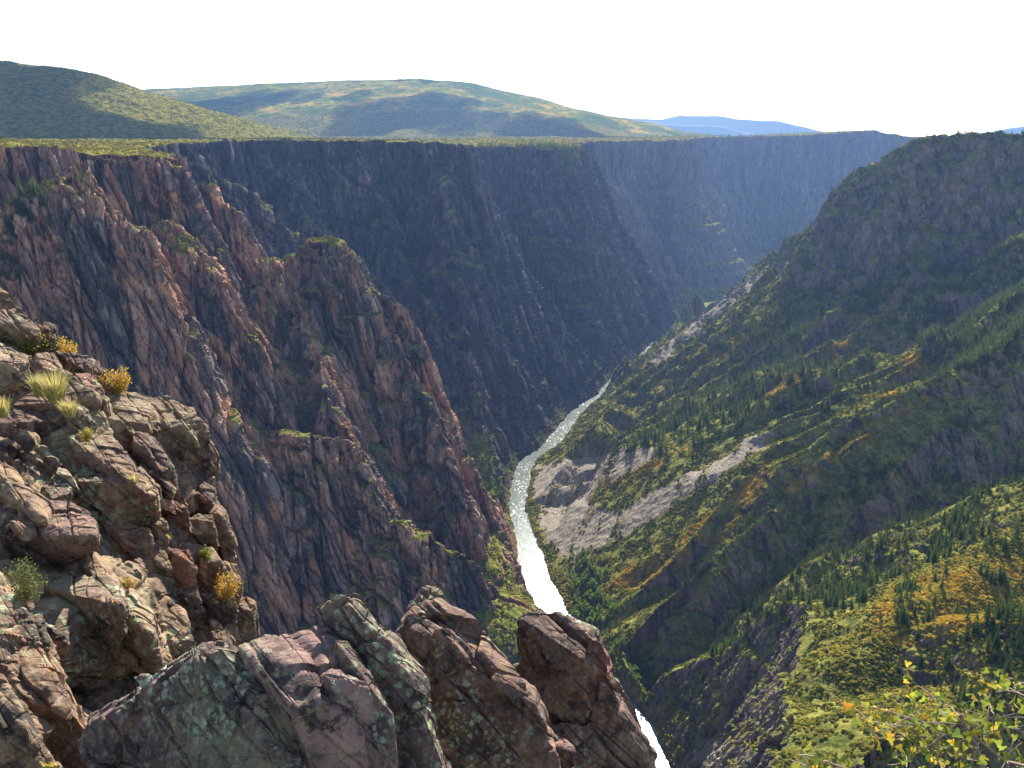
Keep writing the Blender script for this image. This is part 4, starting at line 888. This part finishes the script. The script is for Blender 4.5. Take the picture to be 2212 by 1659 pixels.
while cnt < 55:
    u, v = rs.uniform(0, 540), rs.uniform(760, 1640)
    if not inside(np.array([u]), np.array([v]), OUTP)[0]: continue
    cnt += 1; d_ = dl(u, v) + rs.uniform(-.30, .15); c = atd(u, v, d_); s_ = rs.uniform(.08, .22) * d_ / 11
    q = rs.normal(size=(11, 3)); q /= np.linalg.norm(q, axis=1)[:, None]; q = (q * np.array([.6, .9, 1.5]) * s_) @ JR.T + c
    add_part('rock_fragment', *rock_mesh(q, 20, 900 + cnt, .8, .25, 60, 1), (M_left, M_left, M_dark, M_red)[rs.randint(4)], outcrop)

# slabs and blocks in front of the viewpoint: (name, label, material, hull points (u, v, distance), mesh detail, unit)
def slab(name, label, m, pts, N_, unit, seed, ext=.9, rough=1.0, chips=1):
    P0 = [atd(*q) for q in pts]; P1 = [p * (1 + ext / np.linalg.norm(p)) + np.array([0, 0, -.35]) for p in P0]
    P_, F_ = rock_mesh(P0 + P1, N_, seed, rough, unit, 70, chips)
    return tag(mesh_obj(name, P_, F_, m), label, 'rock')
def pslab(name, label, m, anchor, T_, F_, nT, nF, N_, unit, seed, rough=1.0, thick=.7, away=1.0, chips=1, flakes=4):
    pts = block_points(anchor, T_, F_, nT, nF, thick, away)
    P_, Q_ = rock_mesh(pts, N_, seed, rough, unit, 300, chips); o = tag(mesh_obj(name, P_, Q_, m), label, 'rock')
    rs = np.random.RandomState(seed + 50); E = T_ + F_; d0 = anchor[2]; p0 = atd(*anchor); nn = np.array(nF, float); nn /= np.linalg.norm(nn)
    for i in range(flakes):                   # slaty flakes split off along the joints
        a, b, c = [F_[k] for k in rs.choice(len(F_), 3, replace=False)]; w = rs.dirichlet([1, 1, 1])
        u = a[0] * w[0] + b[0] * w[1] + c[0] * w[2]; v = a[1] * w[0] + b[1] * w[1] + c[1] * w[2]
        q0 = plane_hit(u, min(v, 1640), p0, nn)
        q = rs.normal(size=(12, 3)); q /= np.linalg.norm(q, axis=1)[:, None]; q = (q * np.array([.16, .10, .42]) * rs.uniform(.5, 1.0) * unit) @ JR.T + q0 - nn * .01
        f_ = mesh_obj('rock_flake', *rock_mesh(q, 30, seed + 60 + i, .8, .15, 80, 1), m, parent=o)
    return o
pslab('rock_slab', 'big dark slab with blue-green lichen on its left face, bottom left of the row', M_lich, (530,1470,5.2), [(474,1396),(520,1405),(560,1450),(640,1580),(600,1575)], [(209,1562),(284,1514),(373,1454),(440,1409),(474,1396),(600,1575),(650,1760),(224,1760),(190,1600)], (.6,-.35,.72), (-.42,-.80,.42), 150, .6, 11, .9)
pslab('rock_slab', 'narrow lichen-crusted slab wedged between the dark slab and the flat purple block', M_lich, (600,1560,5.1), [(478,1398),(522,1400),(562,1450),(630,1560),(610,1575),(560,1490)], [(600,1560),(660,1760),(710,1760),(632,1560)], (.3,-.42,.85), (.5,-.8,.2), 90, .4, 12, .6, .5, .6, 1, 2)
pslab('rock_block', 'flat-topped purple block with pale lichen circles and a dark red front', M_top, (700,1503,5.0), [(520,1400),(556,1384),(640,1368),(702,1350),(745,1395),(775,1450),(800,1517),(739,1487),(634,1527),(590,1440)], [(634,1527),(739,1487),(800,1517),(860,1760),(690,1760),(650,1640)], (.12,-.2,.97), (.1,-.98,.05), 140, .7, 13, .7, .8, .6, 0, 2)
pslab('rock_slab', 'thin blue-green lichened slab leaning against the purple block', M_lich, (795,1490,5.0), [(728,1389),(750,1388),(778,1425),(822,1486),(856,1555),(840,1560),(780,1470)], [(728,1389),(738,1420),(795,1540),(840,1760),(875,1760),(856,1555)], (.6,-.3,.74), (-.3,-.9,.3), 90, .35, 14, .5, .4, .3, 1, 1)
pslab('rock_slab', 'leaning slab with a pointed pink tip spotted with yellow lichen', M_lich, (820,1390,5.2), [(764,1288),(784,1296),(802,1325),(899,1440),(920,1480),(880,1462),(792,1352),(760,1310)], [(690,1316),(708,1300),(764,1288),(792,1352),(880,1462),(925,1560),(995,1760),(880,1760),(850,1600),(790,1480),(735,1400),(700,1345)], (.65,-.25,.72), (-.38,-.85,.36), 140, .5, 15, .7, .5, .5, 0, 4)
pslab('rock_block', 'tall rust-stained block with a sunlit crest in the middle of the row', M_dark, (1000,1415,6.3), [(900,1318),(947,1301),(994,1332),(1042,1375),(1063,1401),(1122,1453),(1146,1473),(1110,1490),(1045,1450),(965,1378),(900,1365)], [(857,1383),(880,1350),(900,1365),(965,1378),(1045,1450),(1110,1490),(1152,1515),(1196,1600),(1215,1780),(985,1780),(935,1590),(926,1500),(866,1413)], (.35,-.2,.91), (-.2,-.93,.30), 170, .75, 16, .9, .9, 1.0, 0, 7)
pslab('rock_slab', 'steep grey slab with bright yellow lichen down its left edge, right of the gap', M_dark, (1225,1408,7.9), [(1129,1342),(1150,1324),(1173,1315),(1230,1342),(1287,1364),(1274,1436),(1225,1408),(1160,1358)], [(1129,1342),(1160,1358),(1225,1408),(1274,1436),(1270,1500),(1264,1640),(1205,1640),(1189,1465),(1160,1410),(1136,1370)], (.3,-.3,.9), (-.35,-.92,.1), 130, .7, 19, .8, .8, 1.0, 0, 4)
pslab('rock_block', 'upright brown wedge against the right side of the grey slab', M_red, (1275,1440,8.0), [(1270,1368),(1296,1383),(1284,1390)], [(1272,1370),(1298,1385),(1314,1420),(1322,1463),(1306,1640),(1258,1640),(1262,1500),(1268,1430)], UP, (.5,-.85,.1), 90, .5, 20, .7, .7, .7, 0, 2)
pslab('rock_block', 'lowest brown block with a ragged right edge beside the river', M_dark, (1330,1550,8.2), [(1306,1460),(1338,1486),(1380,1562),(1418,1622),(1385,1620),(1320,1540)], [(1300,1470),(1320,1540),(1385,1620),(1430,1780),(1240,1780),(1250,1620),(1296,1545)], (.7,-.3,.65), (.1,-.95,.2), 120, .6, 21, .9, .8, 1.0, 0, 4)
slab('boulder', 'dark lichened lump standing behind the rust-stained block', M_lich, [(905,1285,7.8),(920,1272,7.9),(934,1268,8.0),(950,1290,7.9),(966,1312,7.8),(900,1400,7.7),(850,1410,7.6),(845,1378,7.6),(880,1332,7.7)], 70, .25, 17, .6, 2.4)
slab('rock_slab', 'purple rounded slab behind the crest of the rust-stained block', M_dark, [(985,1322,7.6),(1010,1335,7.6),(1045,1365,7.5),(1062,1400,7.4),(1040,1430,7.3),(960,1350,7.4)], 60, .3, 18, .4)
slab('rock_block', 'dark broken block at the bottom between the rust-stained block and the grey slab', M_dark, [(1190,1560,8.1),(1230,1555,8.1),(1270,1570,8.1),(1310,1620,8.1),(1320,1760,8.4),(1180,1760,8.2),(1180,1620,8.0)], 80, .4, 22, .8)
slab('boulder', 'small purple boulder with a red side sitting at the bottom edge', M_red, [(1193,1607,6.6),(1215,1598,6.8),(1236,1602,6.8),(1242,1625,6.6),(1242,1700,6.9),(1205,1700,6.8),(1192,1640,6.6)], 50, .3, 23, .35)
slab('rock_block', 'shadowed grey block in the gap behind the rust-stained block', M_dark, [(1110,1440,8.8),(1150,1425,9.1),(1190,1440,9.0),(1205,1560,8.9),(1215,1700,9.0),(1150,1720,8.8),(1120,1540,8.7)], 80, .5, 24, .9)
slab('boulder', 'small pink rock peeping over the top edge of the purple block', M_left, [(552,1384,7.1),(570,1374,7.2),(585,1370,7.2),(603,1384,7.1),(600,1410,7.0),(556,1410,7.0)], 40, .25, 26, .4)
print('rocks', time.time() - T0)
# ------------------------------------------------------------------ plants on the rocks and the shrub at the bottom right
def plant_mat(name, stops, trans=.5):
    n = NT(name); t = n.attr('tint'); c = stops[0][1]
    for (a, _), (b, cb) in zip(stops[:-1], stops[1:]): c = n.mix(n.ss(t, a, b), c, cb)
    c = n.mix(n.ss(n.noise(n.pos(), 60, 3), .4, .7, 0, .35), c, (.30, .18, .02))
    n.put(n.b.inputs['Base Color'], c); n.b.inputs['Roughness'].default_value = .55; n.b.inputs['Specular IOR Level'].default_value = .3
    tr = n.n('ShaderNodeBsdfTranslucent', ins={'Color': c}); mx = n.n('ShaderNodeMixShader', ins={0: trans, 1: n.b.outputs[0], 2: tr.outputs[0]}); n.t.links.new(mx.outputs[0], n.out.inputs[0])
    return n.m
M_leaf = plant_mat('currant_leaf', [(0, (.10, .17, .03)), (.45, (.25, .29, .035)), (.7, (.55, .40, .04)), (1, (.70, .26, .03))], .55)
M_grass = plant_mat('dry_grass', [(0, (.28, .30, .08)), (1, (.62, .52, .22))], .45)
M_small = plant_mat('small_shrub', [(0, (.08, .13, .03)), (.5, (.30, .30, .05)), (1, (.60, .33, .05))], .5)
n = NT('twig_bark'); M_twig = n.fin(n.mix(n.noise(n.pos(), 40, 3), (.16, .11, .08), (.42, .34, .28)), .7)
def tube(pts, r0, r1, k=5):
    pts = np.array(pts, float); V_, F_ = [], []
    for i, q in enumerate(pts):
        d = pts[min(i + 1, len(pts) - 1)] - pts[max(i - 1, 0)]; d /= np.linalg.norm(d) + 1e-9
        a = np.cross(d, [.1, .9, .3]); a /= np.linalg.norm(a); b = np.cross(d, a); r = r0 + (r1 - r0) * i / (len(pts) - 1)
        for j in range(k): V_.append(q + r * (a * math.cos(6.283 * j / k) + b * math.sin(6.283 * j / k)))
    for i in range(len(pts) - 1):
        for j in range(k): F_.append([i * k + j, i * k + (j + 1) % k, (i + 1) * k + (j + 1) % k, (i + 1) * k + j])
    return V_, F_
class Acc:
    def __init__(s): s.v = []; s.f = []; s.t = []
    def add(s, v, f, t=0.0):
        o = len(s.v); s.v += [list(q) for q in v]; s.f += [[i + o for i in q] for q in f]; s.t += [t] * len(v)
    def obj(s, name, m, parent=None, loc=None):
        v = np.array(s.v) - (0 if loc is None else np.array(loc)); fq = [q for q in s.f if len(q) == 4]; ft = [q for q in s.f if len(q) == 3]
        return mesh_obj(name, v, [np.array(x) for x in (fq, ft) if len(x)], m, parent, attrs={'tint': s.t})
# lobed leaf outline (three rounded lobes with notched edges)
def leaf_shape():
    out = []
    for i in range(30):
        a = -math.pi * .94 + i * 2 * math.pi * .94 / 29
        r = .50 + .20 * math.cos(3 * a) * (1 if abs(a) < 2.3 else .3) + .035 * math.cos(13 * a) - .10 * (abs(a) / math.pi) ** 4
        out.append((r * math.cos(a) + .35, r * math.sin(a)))
    return np.array([(-.02, 0)] + out)
LS = leaf_shape()
def leaf(acc, p, d, nrm, s_, t, rs):
    d = d / np.linalg.norm(d); nrm = nrm - d * np.dot(nrm, d); nrm /= np.linalg.norm(nrm); w = np.cross(nrm, d)
    cup = rs.uniform(-.35, .5); bend = rs.uniform(-.3, .3)
    v = [p + s_ * (x * d + y * w + (cup * y * y + bend * x * x) * nrm) for x, y in LS]
    c = p + s_ * (.3 * d); v.append(c); k = len(v) - 1
    acc.add(v, [[k, i, i + 1] for i in range(0, k - 1)] + [[k, k - 1, 0]], t)
def zb(zx, zy, d): return atd((1900 + zx / 3.69) * .8848, (1600 + zy / 3.69) * .8848, d)
rs = np.random.RandomState(31)
TW = [([(1020,10),(1130,130),(1260,270),(1410,390),(1560,470),(1640,550)], 2.05, 1.0), ([(570,440),(660,450),(760,540),(850,590),(1100,640)], 2.0, .8), ([(740,460),(900,470),(1060,520),(1330,610),(1490,630)], 2.1, .9),
      ([(900,690),(1050,660),(1150,620),(1400,610),(1600,620)], 2.0, .8), ([(890,760),(1050,730),(1350,730),(1600,700)], 2.15, .8), ([(1640,550),(1700,660),(1760,780),(1830,950),(1870,1080)], 2.1, 3.4), ([(1640,550),(1700,500),(1740,510),(1820,540)], 2.1, 1.2),
      ([(1910,230),(2050,280),(2150,330),(2260,390)], 2.0, 1.0), ([(2070,200),(2150,235),(2260,260)], 2.1, 1.0), ([(1970,330),(2040,310),(2150,330)], 2.0, .7), ([(100,940),(240,1000),(330,1050)], 2.0, .8), ([(180,905),(300,915),(420,950),(540,1000),(700,1060)], 1.95, 1.5),
      ([(650,930),(780,1010),(850,1060)], 2.0, .9), ([(980,990),(1140,970),(1230,900),(1300,850),(1500,880)], 2.1, .9), ([(1080,810),(1150,890),(1160,1050)], 2.0, .9), ([(1400,1080),(1370,900),(1430,760),(1500,650)], 2.1, 1.1),
      ([(1900,440),(1950,540),(2000,640)], 2.05, .8), ([(2260,700),(2050,650),(1900,690),(1830,720)], 2.0, .9), ([(1660,780),(1600,830),(1480,830)], 2.0, 1.2), ([(1740,690),(1900,850),(2050,950),(2260,1010)], 2.15, 2.2), ([(2120,760),(2060,950),(2100,1080)], 2.0, 1.3),
      ([(1180,350),(1210,440),(1280,530)], 2.1, .7), ([(1460,480),(1510,570),(1560,640)], 2.15, .7), ([(2260,560),(2120,560),(1960,560),(1830,600)], 2.2, .8), ([(1560,900),(1700,930),(1850,960)], 2.2, .9), ([(1880,160),(1930,300),(1900,440),(1880,600),(1850,760)], 2.2, 1.0), ([(2000,1060),(2080,880),(2200,780)], 2.2, 1.2),
      ([(1200,700),(1300,800),(1420,930),(1500,1060)], 2.05, .9), ([(1000,600),(1100,700),(1250,790),(1400,860)], 2.2, .8)]
sroot = bpy.data.objects.new('currant_shrub', None); C.objects.link(sroot); sroot.location = zb(1900, 1250, 2.2); bpy.context.view_layer.update()
tag(sroot, 'leafy shrub with yellow-green and orange lobed leaves in the bottom right corner', 'shrub')
ba, la = Acc(), Acc()
def put_leaf(p, tw, t, s_=None):
    side = rs.normal(size=3); side -= tw * np.dot(side, tw); side /= np.linalg.norm(side); s_ = s_ or rs.uniform(.010, .0175)
    q = p + side * rs.uniform(.006, .018); ba.add(*tube([p, (p + q) / 2 + tw * .002, q], .0006, .0005, 3))
    nrm = rs.normal(size=3) * .55 + np.array([0, -.75, .5]); leaf(la, q, side + .5 * rs.normal(size=3), nrm, s_, t, rs)
for k, (pl, d0, th) in enumerate(TW):
    P0 = [zb(x, y, d0 + .10 * math.sin(i * .8 + k) ) for i, (x, y) in enumerate(pl)]
    t_ = np.linspace(0, len(P0) - 1, (len(P0) - 1) * 5 + 1); pp = np.stack([np.interp(t_, range(len(P0)), [q[j] for q in P0]) for j in range(3)], 1)
    pp += .003 * np.stack([pn2(t_ * 1.7, t_ * 0, 10 * k + j) for j in range(3)], 1)
    ba.add(*tube(pp, .0011 * th ** .9, .0016 * th if th > 1.4 else .0013 * th))
    L = np.linalg.norm(np.diff(pp, axis=0), axis=1).sum()
    if th < 2:
        m = int(L / .021); warm_tip = rs.rand()
        for j in range(m):
            f = (j + rs.rand()) / m; i = min(int(f * (len(pp) - 1)), len(pp) - 2); tw = pp[i + 1] - pp[i]; tw /= np.linalg.norm(tw)
            put_leaf(pp[i] + (pp[i + 1] - pp[i]) * rs.rand(), tw, float(np.clip(rs.beta(1.2, 2.3) * .95 + (.35 if (f < .15 and warm_tip > .4) else 0), 0, 1)))
    # side twigs
    for j in range(int(L / .085)):
        i = rs.randint(1, len(pp) - 1); q0 = pp[i]; dr = rs.normal(size=3) * [1, .5, 1]; dr /= np.linalg.norm(dr); ln = rs.uniform(.03, .07); q1 = q0 + dr * ln
        ba.add(*tube([q0, (q0 + q1) / 2 + rs.normal(size=3) * .003, q1], .0009, .0006, 4))
        for f in (.5, .8, 1.0): put_leaf(q0 + (q1 - q0) * f, dr, float(np.clip(rs.beta(1.2, 2.3), 0, 1)))
ba.obj('branches', M_twig, sroot, sroot.location); la.obj('leaves', M_leaf, sroot, sroot.location)

def small_shrub(name, u, v, d, w_px, h_px, label, t0, t1, seed, nst=26):
    rs = np.random.RandomState(seed); p = atd(u, v, d); W_ = w_px / 1916 * d * .5; H_ = h_px / 1916 * d
    r = bpy.data.objects.new(name, None); C.objects.link(r); r.location = p; tag(r, label, 'shrub'); b, l = Acc(), Acc()
    for i in range(nst):
        a = rs.uniform(0, 6.283); k = rs.rand() ** .5; top = np.array([W_ * k * math.cos(a), W_ * .6 * k * math.sin(a), H_ * rs.uniform(.6, 1.05) * (1 - .45 * k * k)]); base = np.array([W_ * .25 * k * math.cos(a), W_ * .2 * k * math.sin(a), -.04])
        mid = (top + base) / 2 + rs.normal(size=3) * W_ * .1; pp = [base, mid, top]; b.add(*tube(pp, .004, .0015, 4))
        for j in range(46):
            f = rs.uniform(.15, 1.05); q = base + (top - base) * f + rs.normal(size=3) * W_ * .14; e1 = rs.normal(size=3); e1 /= np.linalg.norm(e1); e2 = np.cross(e1, rs.normal(size=3)); e2 /= np.linalg.norm(e2); s_ = rs.uniform(.006, .014) * (d / 12) * 1.2
            l.add([q - e1 * s_, q - e2 * s_ * .6, q + e1 * s_, q + e2 * s_ * .6], [[0, 1, 2, 3]], rs.uniform(t0, t1))
    b.obj('stems', M_twig, r); l.obj('leaves', M_small, r)
def grass_tuft(u, v, d, w_px, h_px, label, seed, n_=260, t0=0.2, t1=1):
    rs = np.random.RandomState(seed); p = atd(u, v, d); W_ = w_px / 1916 * d * .5; H_ = h_px / 1916 * d; a_ = Acc()
    for i in range(n_):
        a = rs.uniform(0, 6.283); k = rs.rand() ** .6; b0 = np.array([W_ * .35 * k * math.cos(a), W_ * .3 * k * math.sin(a), -.03]); lean = np.array([math.cos(a), math.sin(a), 0]) * W_ * k * rs.uniform(.4, 1)
        h = H_ * rs.uniform(.55, 1.1); w = np.array([-math.sin(a), math.cos(a), 0]) * .0035 * d / 12 * 1.3; t = rs.uniform(t0, t1)
        q1 = b0 + lean * .35 + [0, 0, h * .6]; q2 = b0 + lean + [0, 0, h]
        a_.add([b0 - w, b0 + w, q1 + w * .8, q1 - w * .8, q2], [[0, 1, 2, 3], [3, 2, 4]], t)
    o = a_.obj('grass_tuft', M_grass); o.location = p; tag(o, label, 'grass tuft', 'grass tufts on the outcrop')
small_shrub('shrub', 55, 765, 13.6, 130, 42, 'green-yellow shrub spreading under the top slab of the outcrop', .1, .7, 1, 46)
small_shrub('shrub', 140, 768, 14.0, 60, 34, 'orange-brown shrub behind the upper blocks of the outcrop', .6, 1, 2, 22)
small_shrub('shrub', 252, 842, 13.2, 62, 48, 'orange shrub standing against the drop at the end of the ledge', .65, 1, 3, 30)
small_shrub('shrub', 490, 1290, 12.0, 62, 58, 'golden shrub on the right edge of the outcrop, lower down', .7, 1, 4, 30)
small_shrub('shrub', 60, 1290, 8.9, 80, 75, 'dark green shrub in the shaded hollow of the outcrop', 0, .3, 5, 36)
small_shrub('shrub', 185, 946, 11.0, 34, 20, 'tiny yellow-flowered plant in a crack of the sunny slab', .5, .75, 6, 12)
small_shrub('shrub', 272, 1272, 10.4, 44, 24, 'small orange tuft on the lower diagonal slab', .6, 1, 7, 12)
small_shrub('shrub', 448, 1205, 12.0, 30, 26, 'small green plant on a ledge of the outcrop, near its right edge', .1, .5, 8, 12)
grass_tuft(122, 862, 11.9, 80, 62, 'largest tuft of pale dry grass beside the middle slab', 1, 420)
grass_tuft(85, 850, 12.1, 50, 45, 'yellowish grass tuft left of the largest tuft', 2, 260, .0, .7)
grass_tuft(150, 895, 11.6, 56, 36, 'low pale grass tuft just below the largest tuft', 3, 260)
grass_tuft(8, 896, 11.6, 44, 40, 'pale grass tuft cut by the left edge of the picture', 4, 240)
grass_tuft(235, 1240, 10.6, 60, 34, 'short dry grass on the lower diagonal slab', 5, 200)
grass_tuft(290, 1040, 11.3, 34, 22, 'thin grass in the long crack above the tan face', 6, 120)
rs = np.random.RandomState(9)
for i in range(34):                           # boulders standing in the rapids
    k = rs.choice([14, 15, 17, 18, 19, 20, 21, 12, 10]) + rs.rand(); a = np.array([np.interp(k, np.arange(len(RP)), RP[:, j]) for j in range(4)]); f = rs.choice([rs.uniform(.02, .2), rs.uniform(.8, .98), rs.uniform(.2, .8)])
    q = rs.normal(size=(9, 3)); q /= np.linalg.norm(q, axis=1)[:, None]; q = q * rs.uniform(.8, 2.2) * np.array([1.2, 1.3, .7]) + np.array([*(a[:2] + (a[2:] - a[:2]) * f), ZR])
    o = mesh_obj('river_boulder', *rock_mesh(q, 8, 700 + i, .5, 2, 50, 1), M_slope); tag(o, 'dark wet boulder standing in the river rapids', 'boulder', 'boulders in the rapids')
print('all', time.time() - T0)
